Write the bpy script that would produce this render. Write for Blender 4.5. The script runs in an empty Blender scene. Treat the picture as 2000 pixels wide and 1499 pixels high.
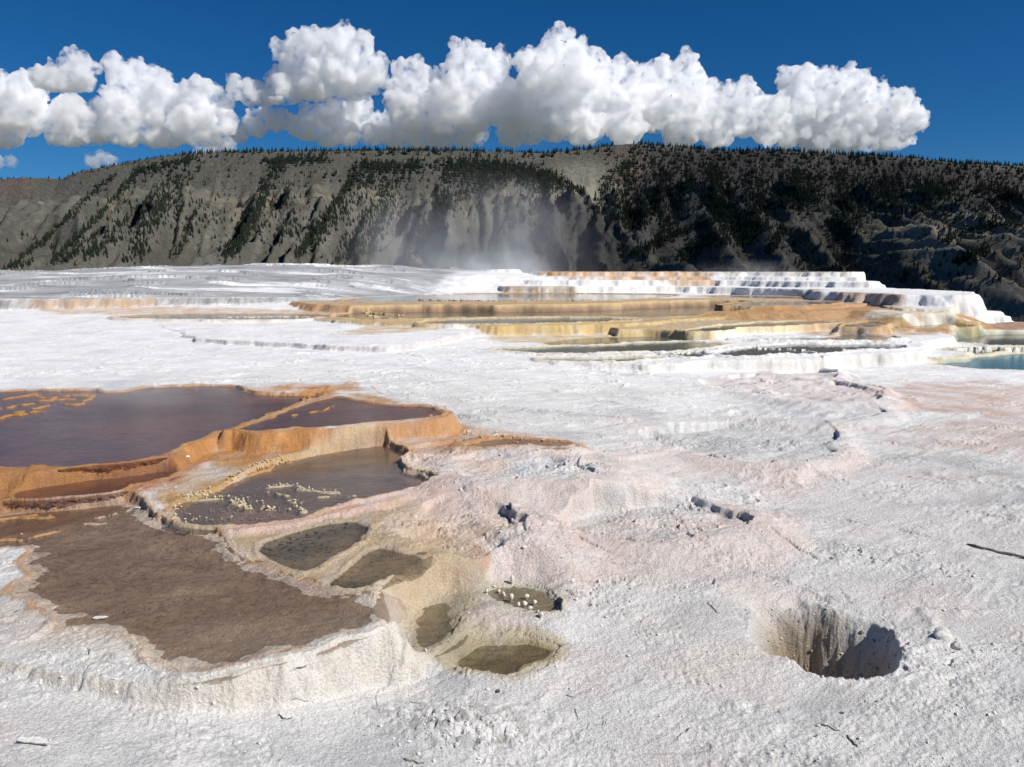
import bpy, bmesh, math, random
import numpy as np
from mathutils import Vector, Matrix

R = math.radians
SC = bpy.context.scene
COL = SC.collection
rng = np.random.default_rng(7)
random.seed(7)

# ------------------------------------------------------------------ camera
EYE = 3.0
PITCH = R(7.93)
FPX = 1600.0                       # focal length in pixels of the 2000 px wide photograph
cam_d = bpy.data.cameras.new('camera')
cam = bpy.data.objects.new('camera', cam_d); COL.objects.link(cam)
cam.location = (0, 0, EYE)
cam.rotation_euler = (R(90) - PITCH, 0, 0)
cam_d.sensor_width = 36.0
cam_d.lens = 36.0 * FPX / 2000.0
cam_d.clip_start = 0.05
cam_d.clip_end = 60000
SC.camera = cam

# ------------------------------------------------------------------ light, sky, exposure
SUN_AZ, SUN_EL = R(116), R(42)     # azimuth clockwise from the view direction (+Y)
w = bpy.data.worlds.new('World'); SC.world = w; w.use_nodes = True
nt = w.node_tree; nt.nodes.clear()
sky = nt.nodes.new('ShaderNodeTexSky'); sky.sky_type = 'NISHITA'; sky.sun_disc = False
sky.sun_elevation = SUN_EL; sky.sun_rotation = SUN_AZ
sky.altitude = 2000; sky.air_density = 1.0; sky.dust_density = 0.0; sky.ozone_density = 4.0
hs = nt.nodes.new('ShaderNodeHueSaturation'); hs.inputs['Saturation'].default_value = 1.12
bg = nt.nodes.new('ShaderNodeBackground'); bg.inputs['Strength'].default_value = 0.053
wo = nt.nodes.new('ShaderNodeOutputWorld')
tn = nt.nodes.new('ShaderNodeMix'); tn.data_type = 'RGBA'; tn.blend_type = 'MULTIPLY'; tn.inputs[0].default_value = 1.0
tn.inputs[7].default_value = (.50, .79, 1.06, 1)             # polarised, deep blue air
nt.links.new(sky.outputs[0], tn.inputs[6]); nt.links.new(tn.outputs[2], hs.inputs['Color']); nt.links.new(hs.outputs[0], bg.inputs['Color'])
nt.links.new(bg.outputs[0], wo.inputs['Surface'])
sd_ = bpy.data.lights.new('sun', 'SUN'); sd_.energy = 4.75; sd_.angle = R(0.5); sd_.color = (1, .965, .91)
sun = bpy.data.objects.new('sun', sd_); COL.objects.link(sun)
SUNV = Vector((math.sin(SUN_AZ) * math.cos(SUN_EL), math.cos(SUN_AZ) * math.cos(SUN_EL), math.sin(SUN_EL)))
sun.rotation_euler = SUNV.to_track_quat('Z', 'Y').to_euler()
sun.location = (30, -20, 40)
SC.view_settings.view_transform = 'Standard'; SC.view_settings.look = 'None'
SC.view_settings.exposure = 0.17; SC.view_settings.gamma = 1.0
SC.view_settings.use_curve_mapping = False
SC.cycles.use_denoising = True
SC.cycles.max_bounces = 36
SC.cycles.diffuse_bounces = 3
SC.cycles.glossy_bounces = 3
SC.cycles.transparent_max_bounces = 24
SC.cycles.volume_bounces = 32
SC.cycles.sample_clamp_indirect = 6
SC.cycles.volume_step_rate = 2.0
SC.cycles.volume_max_steps = 96

# ------------------------------------------------------------------ photograph pixel -> point
CP, SP = math.cos(PITCH), math.sin(PITCH)
def ray(px, py):
    u = (px - 1000.0) / FPX; v = (749.5 - py) / FPX
    return np.array([u, CP + v * SP, -SP + v * CP])     # per unit of camera depth
def at(px, py, z):                  # where the sight line meets height z
    d = ray(px, py); t = (z - EYE) / d[2]
    return (d[0] * t, d[1] * t)
def atd(px, Y):                     # ground position under pixel column px at forward distance Y
    # (column direction at the horizon)
    return ((px - 1000.0) / FPX * Y * 1.0 / CP * 1.0, Y)
def depr(py):
    return PITCH - math.atan((749.5 - py) / FPX)
def pts(lst, z):
    out = []
    for p in lst:
        if len(p) == 3: out.append(atd(p[1], p[2]))     # ('d', px, Y)
        else: out.append(at(p[0], p[1], z))
    return np.array(out, dtype=np.float32)

def tag(o, label=None, cat=None, group=None, kind=None):
    if label: o['label'] = label
    if cat: o['category'] = cat
    if group: o['group'] = group
    if kind: o['kind'] = kind
    return o

# ------------------------------------------------------------------ noise
NP = 2048
perm = rng.permutation(NP).astype(np.int32)
ga = rng.random(NP).astype(np.float32) * 2 * np.pi
GX, GY = np.cos(ga), np.sin(ga)
def perlin(x, y, seed=0):
    x = x.astype(np.float32); y = y.astype(np.float32)
    xi = np.floor(x).astype(np.int32); yi = np.floor(y).astype(np.int32)
    xf = x - xi; yf = y - yi
    u = xf * xf * xf * (xf * (xf * 6 - 15) + 10); v = yf * yf * yf * (yf * (yf * 6 - 15) + 10)
    def g(ix, iy, dx, dy):
        h = perm[(perm[(ix + seed * 131) & (NP - 1)] + iy + seed * 57) & (NP - 1)]
        return GX[h] * dx + GY[h] * dy
    a = g(xi, yi, xf, yf); b = g(xi + 1, yi, xf - 1, yf)
    c = g(xi, yi + 1, xf, yf - 1); d = g(xi + 1, yi + 1, xf - 1, yf - 1)
    return (a + u * (b - a) + v * (c - a + u * (a - b - c + d))) * 1.5
def fbm(x, y, oct=4, seed=0, gain=.5, lac=2.03):
    s = 0; a = 1; n = 0
    for i in range(oct):
        s = s + a * perlin(x, y, seed + i * 3); n += a; a *= gain
        x = x * lac + 17.3; y = y * lac + 9.1
    return s / n
def ss(a, b, x):
    t = np.clip((x - a) / (b - a), 0, 1); return t * t * (3 - 2 * t)

def signed(poly, X, Y):
    """signed distance, positive inside"""
    n = len(poly); d2 = np.full(X.shape, 1e18, np.float32); ins = np.zeros(X.shape, bool)
    for i in range(n):
        ax, ay = poly[i]; bx, by = poly[(i + 1) % n]
        ex, ey = bx - ax, by - ay; L = ex * ex + ey * ey + 1e-12
        px = X - ax; py = Y - ay
        t = np.clip((px * ex + py * ey) / L, 0, 1)
        dx = px - ex * t; dy = py - ey * t
        np.minimum(d2, dx * dx + dy * dy, out=d2)
        if ay != by:
            c = ((ay > Y) != (by > Y)) & (X < ex * (Y - ay) / ey + ax)
            ins ^= c
    d = np.sqrt(d2)
    return np.where(ins, d, -d)
def smooth_poly(p, n=1):
    for _ in range(n):
        q = []
        for i in range(len(p)):
            a, b = p[i], p[(i + 1) % len(p)]
            q.append(a * .75 + b * .25); q.append(a * .25 + b * .75)
        p = np.array(q, dtype=np.float32)
    return p
def dist_line(line, X, Y):
    d2 = np.full(X.shape, 1e18, np.float32)
    for i in range(len(line) - 1):
        ax, ay = line[i]; bx, by = line[i + 1]
        ex, ey = bx - ax, by - ay; L = ex * ex + ey * ey + 1e-12
        t = np.clip(((X - ax) * ex + (Y - ay) * ey) / L, 0, 1)
        dx = X - ax - ex * t; dy = Y - ay - ey * t
        np.minimum(d2, dx * dx + dy * dy, out=d2)
    return np.sqrt(d2)

# ------------------------------------------------------------------ materials
def nodes(name):
    m = bpy.data.materials.new(name); m.use_nodes = True
    t = m.node_tree; b = t.nodes['Principled BSDF']
    return m, t, b
def N(t, kind, **kw):
    n = t.nodes.new(kind)
    for k, v in kw.items():
        if k in n.inputs: n.inputs[k].default_value = v
        else: setattr(n, k, v)
    return n
def simple(name, col, rough=.8, bump=0.0, scale=20.0, var=.25, spec=.3):
    m, t, b = nodes(name)
    tc = N(t, 'ShaderNodeTexCoord')
    nz = N(t, 'ShaderNodeTexNoise', Scale=scale, Detail=6.0)
    t.links.new(tc.outputs['Object'], nz.inputs['Vector'])
    mr = N(t, 'ShaderNodeMapRange'); mr.inputs['To Min'].default_value = 1 - var; mr.inputs['To Max'].default_value = 1 + var
    mr.inputs['From Min'].default_value = .3; mr.inputs['From Max'].default_value = .7
    t.links.new(nz.outputs['Fac'], mr.inputs['Value'])
    mx = N(t, 'ShaderNodeVectorMath', operation='SCALE'); mx.inputs[0].default_value = col[:3]
    t.links.new(mr.outputs[0], mx.inputs['Scale']); t.links.new(mx.outputs[0], b.inputs['Base Color'])
    b.inputs['Roughness'].default_value = rough; b.inputs['Specular IOR Level'].default_value = spec
    if bump:
        bp = N(t, 'ShaderNodeBump', Strength=bump, Distance=.02)
        t.links.new(nz.outputs['Fac'], bp.inputs['Height']); t.links.new(bp.outputs[0], b.inputs['Normal'])
    return m

def ground_material():
    m, t, b = nodes('travertine')
    at_ = N(t, 'ShaderNodeAttribute', attribute_name='Col')
    wet = N(t, 'ShaderNodeAttribute', attribute_name='Wet')
    tc = N(t, 'ShaderNodeTexCoord')
    def noise(s, d=5.0, r=.6):
        n = N(t, 'ShaderNodeTexNoise', Scale=s, Detail=d, Roughness=r); t.links.new(tc.outputs['Object'], n.inputs['Vector']); return n
    n1 = noise(9.0, 6.0, .65); n2 = noise(55.0, 4.0, .7); n3 = noise(1.3, 6.0, .6)
    v = N(t, 'ShaderNodeTexVoronoi', Scale=38.0); t.links.new(tc.outputs['Object'], v.inputs['Vector'])
    def rng_(src, a, b_, c, d):
        r = N(t, 'ShaderNodeMapRange'); t.links.new(src, r.inputs['Value'])
        for k, x in zip(('From Min', 'From Max', 'To Min', 'To Max'), (a, b_, c, d)): r.inputs[k].default_value = x
        return r.outputs[0]
    def mul(a, b_):
        k = N(t, 'ShaderNodeMath', operation='MULTIPLY'); t.links.new(a, k.inputs[0]); t.links.new(b_, k.inputs[1]); return k.outputs[0]
    n4 = noise(150.0, 3.0, .7)
    f = mul(mul(rng_(n1.outputs['Fac'], .3, .7, .93, 1.05), mul(rng_(n2.outputs['Fac'], .30, .56, .70, 1.04), rng_(n4.outputs['Fac'], .30, .55, .80, 1.04))), rng_(n3.outputs['Fac'], .3, .7, .93, 1.05))
    sc = N(t, 'ShaderNodeVectorMath', operation='SCALE'); t.links.new(at_.outputs['Color'], sc.inputs[0]); t.links.new(f, sc.inputs['Scale'])
    t.links.new(sc.outputs[0], b.inputs['Base Color'])
    t.links.new(rng_(wet.outputs['Fac'], 0, 1, .92, .38), b.inputs['Roughness'])
    t.links.new(rng_(wet.outputs['Fac'], 0, 1, .15, .5), b.inputs['Specular IOR Level'])
    # grain: crumbs, pits and a fine tooth
    zone = rng_(noise(.9, 4.0, .55).outputs['Fac'], .40, .60, .0, 1.0)
    hz = mul(n1.outputs['Fac'], rng_(zone, 0, 1, .10, .75))
    h = N(t, 'ShaderNodeMath', operation='MULTIPLY_ADD'); h.inputs[1].default_value = .55
    t.links.new(n2.outputs['Fac'], h.inputs[0]); t.links.new(hz, h.inputs[2])
    h4 = N(t, 'ShaderNodeMath', operation='MULTIPLY_ADD'); h4.inputs[1].default_value = .26
    t.links.new(n4.outputs['Fac'], h4.inputs[0]); t.links.new(h.outputs[0], h4.inputs[2]); h = h4
    h2 = N(t, 'ShaderNodeMath', operation='MULTIPLY_ADD'); h2.inputs[1].default_value = -.16
    t.links.new(v.outputs['Distance'], h2.inputs[0]); t.links.new(h.outputs[0], h2.inputs[2])
    bp = N(t, 'ShaderNodeBump', Strength=.9, Distance=.035)
    t.links.new(h2.outputs[0], bp.inputs['Height']); t.links.new(bp.outputs[0], b.inputs['Normal'])
    return m

def water_material(name, tint, rough=.06, body=(.1, .1, .1), turb=.0, ripple=.25, f0=1.33, gl=1.0):
    m = bpy.data.materials.new(name); m.use_nodes = True; t = m.node_tree; t.nodes.clear()
    out = N(t, 'ShaderNodeOutputMaterial')
    tr = N(t, 'ShaderNodeBsdfTransparent'); tr.inputs['Color'].default_value = (*tint, 1)
    df = N(t, 'ShaderNodeBsdfDiffuse'); df.inputs['Color'].default_value = (*body, 1)
    m1 = N(t, 'ShaderNodeMixShader'); m1.inputs[0].default_value = turb
    t.links.new(tr.outputs[0], m1.inputs[1]); t.links.new(df.outputs[0], m1.inputs[2])
    gl_ = N(t, 'ShaderNodeBsdfGlossy'); gl_.inputs['Roughness'].default_value = rough
    gl_.inputs['Color'].default_value = (gl, gl, gl, 1)
    fr = N(t, 'ShaderNodeFresnel', IOR=f0)
    tc = N(t, 'ShaderNodeTexCoord'); mp = N(t, 'ShaderNodeMapping'); mp.inputs['Scale'].default_value = (3.0, 9.0, 1)
    t.links.new(tc.outputs['Object'], mp.inputs[0])
    nz = N(t, 'ShaderNodeTexNoise', Scale=2.2, Detail=4.0); t.links.new(mp.outputs[0], nz.inputs['Vector'])
    bp = N(t, 'ShaderNodeBump', Strength=ripple, Distance=.01)
    t.links.new(nz.outputs['Fac'], bp.inputs['Height'])
    t.links.new(bp.outputs[0], gl_.inputs['Normal']); t.links.new(bp.outputs[0], fr.inputs['Normal'])
    m2 = N(t, 'ShaderNodeMixShader'); t.links.new(fr.outputs[0], m2.inputs[0])
    t.links.new(m1.outputs[0], m2.inputs[1]); t.links.new(gl_.outputs[0], m2.inputs[2])
    t.links.new(m2.outputs[0], out.inputs['Surface'])
    return m

# ------------------------------------------------------------------ palette (albedo)
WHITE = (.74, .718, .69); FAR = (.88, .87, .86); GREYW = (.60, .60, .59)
ORANGE = (.50, .235, .075); DEEP = (.36, .15, .05); YEL = (.60, .45, .20); PINK = (.68, .52, .45)
CREAM = (.70, .62, .46); TAN = (.52, .38, .22)
PURP = (.30, .135, .085); BROWN = (.215, .160, .115); OLIVE = (.26, .22, .115); GRGR = (.26, .275, .24)
DARKB = (.13, .10, .065); HILLG = (.44, .455, .47)

# ------------------------------------------------------------------ terrain grid (rings around the look-out)
rad = np.concatenate([np.geomspace(.3, 3.5, 22)[:-1], np.exp(np.arange(math.log(3.5), math.log(72), .0022)), np.geomspace(72.3, 420, 60)])
azd = np.arange(-36.5, 36.51, .06)
azc = 36.5 + np.cumsum(np.linspace(.2, 5.2, 53)); azc = azc[azc < 178]
az = np.radians(np.concatenate([-azc[::-1], azd, azc]))
NR, NA = len(rad), len(az)
AZ, RR = np.meshgrid(az.astype(np.float32), rad.astype(np.float32))
X = (np.sin(AZ) * RR).ravel(); Y = (np.cos(AZ) * RR).ravel(); D = RR.ravel(); AZf = AZ.ravel()
print('grid', NR, NA, NR * NA)

cnw = fbm(X * .35, Y * .35, 3, 29)
# edge wobble of every outline, in metres, growing with the size of the far terraces
far = ss(9, 28, D)
WX = X + .038 * fbm(X * 4.5, Y * 4.5, 4, 11, .55) + (.10 + .30 * far) * fbm(X * .8, Y * .8, 2, 21)
WY = Y + .038 * fbm(X * 4.5 + 40, Y * 4.5, 4, 12, .55) + (.10 + .30 * far) * fbm(X * .8 + 70, Y * .8, 2, 22)
fl = (np.abs(perlin(X * 1.1 + .6 * cnw, Y * .6, 31)) - .25) * .08 * far + perlin(X * 5.5, Y * 2.5, 30) * .025 * far + (perlin(X * 9, Y * 5, 32) * .010 + perlin(X * 22, Y * 14, 36) * .004) * (1 - .6 * far)    # flutes of the walls

# base ground through control points
CTRL = [(-200,1499,.46),(300,1499,.32),(100,1460,.44),(0,1499,.42),(600,1499,.14),(1000,1499,.02),(1500,1499,.02),(2200,1499,.04),(0,1400,.49),(0,1340,.51),(130,1385,.47),(250,1405,.36),(450,1395,.27),(620,1375,.22),(780,1340,.09),
 (850,1318,.07),(950,1345,.06),(1100,1300,.10),(1300,1300,.05),(1500,1400,.02),(1900,1300,.05),(1150,1200,.18),(1000,1250,.14),(930,1190,.20),(865,1200,.19),(700,1330,.18),(500,1350,.28),(250,1372,.36),
 (812,1275,.13),(835,1232,.16),(800,1310,.10),(870,1152,.22),(820,1180,.19),(960,1125,.29),(1060,1130,.26),(1180,1130,.22),(1400,1150,.12),(1900,1100,.14),(1300,1100,.22),(1700,1000,.22),(1950,950,.28),(1500,980,.25),(1250,960,.41),(1050,950,.46),(900,950,.52),
 (-200,1250,.46),(0,1300,.42),(0,1250,.46),(1600,920,.28),(1680,850,.35),(1950,850,.34),(1500,800,.36),(1250,850,.44),(1100,820,.60),(900,850,.64),(800,872,.60),(850,895,.60),(765,862,.60),
 (950,780,.76),(1200,760,.66),(700,742,.845),(560,740,.81),(300,740,.80),(0,748,.79),(-400,748,.79),(150,715,.83),(450,710,.84),(700,715,.87),(1500,735,.44),(1400,745,.50),(1250,715,.68),(1000,715,.76),(1750,745,.40),
 (1950,745,.36),(2200,745,.36),(850,690,.84),(600,685,.88),(200,685,.87),(-300,685,.87),(850,655,.92),(500,640,.98),(100,640,.96),(-300,640,1.0),
 (50,608,1.0),(400,612,1.03),(650,616,1.07),(-400,608,1.05),(880,625,1.0),(1100,680,.60),(1500,690,.55),(1700,690,.48),(1900,690,.38),(2100,690,.34),(1900,660,.38),(2100,660,.34)]
FARC = [(-500,36.8,1.05),(0,36.8,1.05),(300,37,1.05),(600,38,1.08),(-500,42,1.55),(0,42,1.55),(400,42,1.6),(600,44,1.55),(-500,48,2.0),(100,48,2.1),(500,50,2.05),(800,52,1.75),(900,56,1.95),(-500,60,2.7),(100,60,2.85),(450,60,3.25),(600,62,3.45),(740,64,3.5),
 (860,63,3.2),(960,61,2.75),(1050,66,2.5),(1300,60,1.2),(1500,55,1.2),(1600,46,1.1),(1100,45,1.0),(1300,45,.9),(1700,42,.9),(1800,36,.7),(1950,40,.2),(1950,36,.35),(2300,36,.2),(2600,30,.1)]
cx, cy, cz = [], [], []
for px, py, z in CTRL:
    p = at(px, py, z); cx.append(p[0]); cy.append(p[1]); cz.append(z)
for px, yy, z in FARC:
    p = atd(px, yy); cx.append(p[0]); cy.append(p[1]); cz.append(z)
cx, cy, cz = map(np.array, (cx, cy, cz))
ca = np.arctan2(cx, cy); cr = np.log(np.hypot(cx, cy))
base = np.zeros_like(X); wsum = np.zeros_like(X); lr = np.log(D)
for a, r_, z in zip(ca, cr, cz):
    q = ((AZf - a) / .10) ** 2 + ((lr - r_) / .085) ** 2
    k = np.exp(-.5 * np.minimum(q, 60)) + 1e-5 / (1 + q) ** 2
    base += k * z; wsum += k
H = (base / wsum).astype(np.float32)
BASE0 = H.copy()

# colours, start with the crust
cn1 = fbm(X * .45, Y * .45, 5, 41); cn2 = fbm(X * 2.4, Y * 2.4, 4, 51); cn3 = fbm(X * .9 + 5, Y * 1.6, 5, 61)
C = np.empty((len(X), 3), np.float32)
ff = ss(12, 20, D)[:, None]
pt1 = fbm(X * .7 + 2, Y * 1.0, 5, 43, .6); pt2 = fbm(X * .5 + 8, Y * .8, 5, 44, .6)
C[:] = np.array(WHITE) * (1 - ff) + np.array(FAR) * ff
C *= (1 + .09 * cn1 + .07 * cn2)[:, None]
C *= 1 - (ss(.05, .4, pt1) * (1 - .5 * ff[:, 0]))[:, None] * np.array((.24, .22, .195))
C *= 1 - (ss(.0, .4, pt2) * (1 - .4 * ff[:, 0]))[:, None] * np.array((.02, .065, .09))
Wet = np.zeros(len(X), np.float32)
Rough = np.ones(len(X), np.float32)             # how crumbly the surface is
def blend(idx, col, f):
    f = np.clip(f, 0, 1)[:, None]
    C[idx] = C[idx] * (1 - f) + np.array(col, np.float32) * f

def stain(pl, z, col, amt=.7, soft=.5, seed=0, nz=.8, freq=1.6):
    """mineral stain: irregular patch of another colour"""
    p = pts(pl, z); c0 = p.min(0) - soft * 2; c1 = p.max(0) + soft * 2
    i = np.nonzero((X > c0[0]) & (X < c1[0]) & (Y > c0[1]) & (Y < c1[1]))[0]
    s = signed(p, WX[i], WY[i])
    n = fbm(X[i] * freq, Y[i] * freq, 5, 71 + seed)
    blend(i, col, amt * ss(-soft, soft * .6, s + n * soft * nz * 1.6) * (.75 + .9 * n))

def flatten(z, pl, soft=.5, off=.012):
    p = smooth_poly(pts(pl, z), 1); mg = soft * 1.2
    c0 = p.min(0) - mg; c1 = p.max(0) + mg
    i = np.nonzero((X > c0[0]) & (X < c1[0]) & (Y > c0[1]) & (Y < c1[1]))[0]
    s = signed(p, WX[i], WY[i]); f = ss(-soft, -.02, s)
    H[i] = H[i] * (1 - f) + (z + off + .05 * np.maximum(-s, 0)) * f

def ledge(pl, z, h=.035, w=.16, side=-1):
    """a short broken step in the crust; the high side is to the left of the drawn line"""
    L = pts(pl, z); c0 = L.min(0) - w * 5; c1 = L.max(0) + w * 5
    i = np.nonzero((X > c0[0]) & (X < c1[0]) & (Y > c0[1]) & (Y < c1[1]))[0]
    x, y = WX[i], WY[i]; best = np.full(x.shape, 1e9, np.float32); sg = np.zeros_like(best); tt = np.zeros_like(best)
    for k in range(len(L) - 1):
        a, b = L[k], L[k + 1]; e = b - a; n2 = float(e @ e)
        tr = ((x - a[0]) * e[0] + (y - a[1]) * e[1]) / n2; t = np.clip(tr, 0, 1)
        dx = x - a[0] - e[0] * t; dy = y - a[1] - e[1] * t; d = np.sqrt(dx * dx + dy * dy)
        m = d < best; best[m] = d[m]; sg[m] = np.sign(-(e[0] * dy - e[1] * dx))[m]; tt[m] = ((k + t) / (len(L) - 1))[m]
    sd2 = best * sg * side
    tp_ = ss(0, .08, tt) * ss(1, .92, tt) * (.7 + .9 * fbm(X[i] * 5, Y[i] * 5, 2, 88))
    h *= .5
    H[i] += h * np.clip(tp_, 0, 1.5) * np.where(sd2 > 0, np.exp(-np.maximum(sd2, 0) / w), 0) - .4 * h * tp_ * np.exp(-(np.maximum(-sd2, 0) / .04) ** 2) * (sd2 <= 0)
    blend(i, (.40, .38, .35), .3 * np.clip(tp_, 0, 1) * np.exp(-(sd2 / .02) ** 2))  # dark line along the step, shade of its face painted into the colour

def terrace(z, pl, wall=WHITE, top=None, slope=2.6, lip=.05, apron=.5, wet=0.0, sm=1, bulge=0.0, far_mult=1.0):
    """raise everything inside the outline to a level shelf with a steep fluted front"""
    p = smooth_poly(pts(pl, z), sm); mg = 3.0
    c0 = p.min(0) - mg; c1 = p.max(0) + mg
    i = np.nonzero((X > c0[0]) & (X < c1[0]) & (Y > c0[1]) & (Y < c1[1]))[0]
    s = signed(p, WX[i], WY[i]) + fl[i]
    t = np.maximum(-s, 0)
    r = lip
    drop = slope * (np.sqrt(t * t + r * r) - r)
    zz = z - drop + .012 * fbm(X[i] * 16, Y[i] * 16, 3, 89) * ss(0, .05, t)
    h0 = H[i]
    k = .02 + .05 * apron                                  # soft foot
    d = zz - h0
    hn = np.where(d > k, zz, np.where(d < -k, h0, h0 + (d + k) ** 2 / (4 * k)))
    hn = np.where(s > 0, np.maximum(h0, z), hn)
    H[i] = hn
    m = ss(-k, k, d)
    n = fbm(X[i] * 5, Y[i] * 1.5, 3, 81)
    if wall is not None: blend(i, wall, m * (t > 0) * (.9 + .5 * n))
    if top is not None: blend(i, top, ss(-.02, .03, s) * (h0 < z + .02) * (.9 + .4 * n))
    if wet: Wet[i] = np.maximum(Wet[i], wet * m)
    sn = fbm(X[i] * 4 + 7, Y[i] * 4, 4, 82, .65)
    C[i] *= (1 + (.38 if wall[2] < .3 else .12) * sn * m * (t > 0))[:, None]

POOLS = []
def pool(z, pl, depth=.05, bed=GRGR, bed2=None, rim=None, rimw=.08, rimh=.02, water='clear', wet=.0, sm=1, edge=.12, bump=0.0, specks=0.0, ledge=None, name='pool'):
    p = smooth_poly(pts(pl, z), sm); mg = max(.6, rimw * 3)
    c0 = p.min(0) - mg; c1 = p.max(0) + mg
    i = np.nonzero((X > c0[0]) & (X < c1[0]) & (Y > c0[1]) & (Y < c1[1]))[0]
    s = signed(p, WX[i], WY[i]) + np.where(D[i] < 20, .045 * fbm(X[i] * 2.2, Y[i] * 2.2, 4, 86, .6), 0)
    h0 = H[i]
    # rim
    if rimh:
        g = np.exp(-(s / rimw) ** 2)
        nn = 1 + .8 * fbm(X[i] * 6, Y[i] * 6, 2, 91)
        h0 = np.maximum(h0, np.where(g > .05, np.minimum(z + rimh * nn, h0 + (z + rimh * nn - h0) * ss(.05, .6, g)), h0))
    b = z - depth * ss(0, edge, s) + bump * depth * fbm(X[i] * 4, Y[i] * 4, 4, 93)
    w_ = ss(-.04, .04, s)
    hn = np.where(s > 0, np.maximum(b, h0 - .012 - np.where(D[i] < 20, 3.2, 1.5) * s), h0)
    H[i] = hn
    n = fbm(X[i] * 2.0, Y[i] * 3.0, 5, 95)
    n2 = fbm(X[i] * 11, Y[i] * 16, 3, 97)
    bc = np.array(bed, np.float32) * (1 + .55 * n + .28 * n2)[:, None]
    if bed2 is not None:
        k2 = ss(-.25, .3, fbm(X[i] * .7, Y[i] * .9, 4, 96, .6) + .18 * n2)[:, None]; bc = bc * (1 - k2) + np.array(bed2, np.float32) * (1 + .4 * n2)[:, None] * k2
    if name == 'pool' and water == 'brown':
        c1_ = np.exp(-(np.abs(perlin(X[i] * 2.6 + n2 * .5, Y[i] * 3.6 + n * .6, 87)) / .030) ** 2) + .5 * np.exp(-(np.abs(perlin(X[i] * 7 + n2 * .3, Y[i] * 8, 94)) / .035) ** 2) * ss(.0, .3, fbm(X[i] * 2.2, Y[i] * 2.2, 2, 92))
        bc *= (1 - .50 * np.clip(c1_, 0, 1) * ss(-.15, .25, fbm(X[i] * 1.6, Y[i] * 1.6, 2, 90)))[:, None]
    if specks:
        sp = ss(.16, .34, fbm(X[i] * 16, Y[i] * 24, 3, 99) + .22 * fbm(X[i] * 1.2, Y[i] * 1.2, 2, 98))
        bc *= (1 - specks * sp)[:, None]
    f = ss(-.01, .05, s)[:, None]
    C[i] = C[i] * (1 - f) + bc * f
    if rim is not None:
        g = np.exp(-((s + rimw * .2) / (rimw * 1.1)) ** 2)
        blend(i, rim, g * (.85 + .6 * n))
    Wet[i] = np.maximum(Wet[i], ss(-rimw, 0, s) * (.5 if water else wet))
    Rough[i] *= 1 - .85 * ss(-.02, .1, s) * (1 if water else .0)
    if water:
        POOLS.append((name, z, i, s, water))

def basin(z, pl, depth=.05, bed=GREYW, wall=PINK, amt=.2, ledge=.02, sm=1):
    """dry terrace basin: sunken crumbly bed behind a rounded dam"""
    p = smooth_poly(pts(pl, z), sm); mg = 1.0
    c0 = p.min(0) - mg; c1 = p.max(0) + mg
    i = np.nonzero((X > c0[0]) & (X < c1[0]) & (Y > c0[1]) & (Y < c1[1]))[0]
    s = signed(p, WX[i], WY[i]) + .12 * fbm(X[i] * 1.7, Y[i] * 1.7, 3, 84)
    t = np.maximum(-s - .08, 0); h0 = H[i]
    zz = z - .42 * (np.sqrt(t * t + .03) - .17)
    d = zz - h0; k = .05
    hn = np.where(d > k, zz, np.where(d < -k, h0, h0 + (d + k) ** 2 / (4 * k)))
    m = ss(-k, k, d)
    br = ss(-.25, .2, fbm(X[i] * 1.1, Y[i] * 1.1, 2, 85) + .25 * ss(p[:, 0].mean(), p[:, 0].max(), X[i]))
    hn = hn - (np.maximum(hn - (z - depth * (.35 + .65 * br)), 0)) * ss(.0, .04 + .3 * (1 - br), s)
    H[i] = hn
    n = fbm(X[i] * 2.2, Y[i] * 2.2, 4, 83)
    blend(i, wall, m * (s < 0) * amt * (1 + 1.4 * n))
    blend(i, bed, ss(0, .06, s) * (.6 + .8 * n))
    Rough[i] = np.maximum(Rough[i], 1 + .6 * ss(.0, .1, s))

flatten(1.45, [('d',620,44),('d',1350,44),('d',1350,54.5),('d',1000,55.5),('d',900,54),('d',800,51.5),('d',640,46)], 5.0, 0)
# ---- the shelves, from the near ones to the far ones
terrace(.50, [(-300,1180),(-150,1262),(0,1288),(100,1312),(210,1330),(330,1334),(450,1310),(560,1288),(680,1248),(740,1226),(782,1218),(806,1210),(818,1196),(816,1176),(800,1158),(780,1142),(780,1120),(830,1104),(900,1084),(800,1060),(700,1000),(500,940),(0,900),(-400,950)],
        wall=(.67,.615,.53), slope=4.5, lip=.10, apron=.9, bulge=.1)
terrace(.505, [(450,1062),(500,1102),(580,1126),(640,1150),(720,1170),(762,1152),(800,1132),(838,1108),(862,1094),(900,1084),(930,1060),(800,1000),(600,990),(460,1020)], wall=ORANGE, top=TAN, slope=2.6, lip=.06, wet=.6)
basin(.50, [(790,1000),(860,975),(950,972),(1003,984),(1012,1003),(1040,1008),(1046,1022),(1030,1043),(960,1062),(885,1084),(845,1072),(800,1062),(742,1036),(740,1012)], depth=.10, bed=(.56,.50,.46), amt=.5)
terrace(.55, [(300,1012),(340,1026),(430,1034),(475,1036),(560,1024),(620,1008),(690,992),(760,976),(830,958),(890,944),(930,925),(900,870),(700,840),(400,880),(290,960)], wall=PINK, top=None, slope=.9, lip=.06)
basin(.57, [(870,938),(1000,940),(1150,934),(1210,918),(1150,880),(1000,862),(900,858),(800,872),(800,915),(850,932)], depth=0, bed=(.70,.66,.62), wall=PINK, amt=.15)
basin(.63, [(870,895),(960,884),(1085,892),(1135,902),(1190,917),(1150,930),(1000,934),(880,930)], depth=.06, bed=(.66,.66,.66), amt=.3)
basin(.34, [(1340,970),(1400,988),(1472,1010),(1462,1026),(1380,1046),(1290,1058),(1180,1052),(1080,1042),(1100,1010),(1180,980)], depth=.07)
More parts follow.
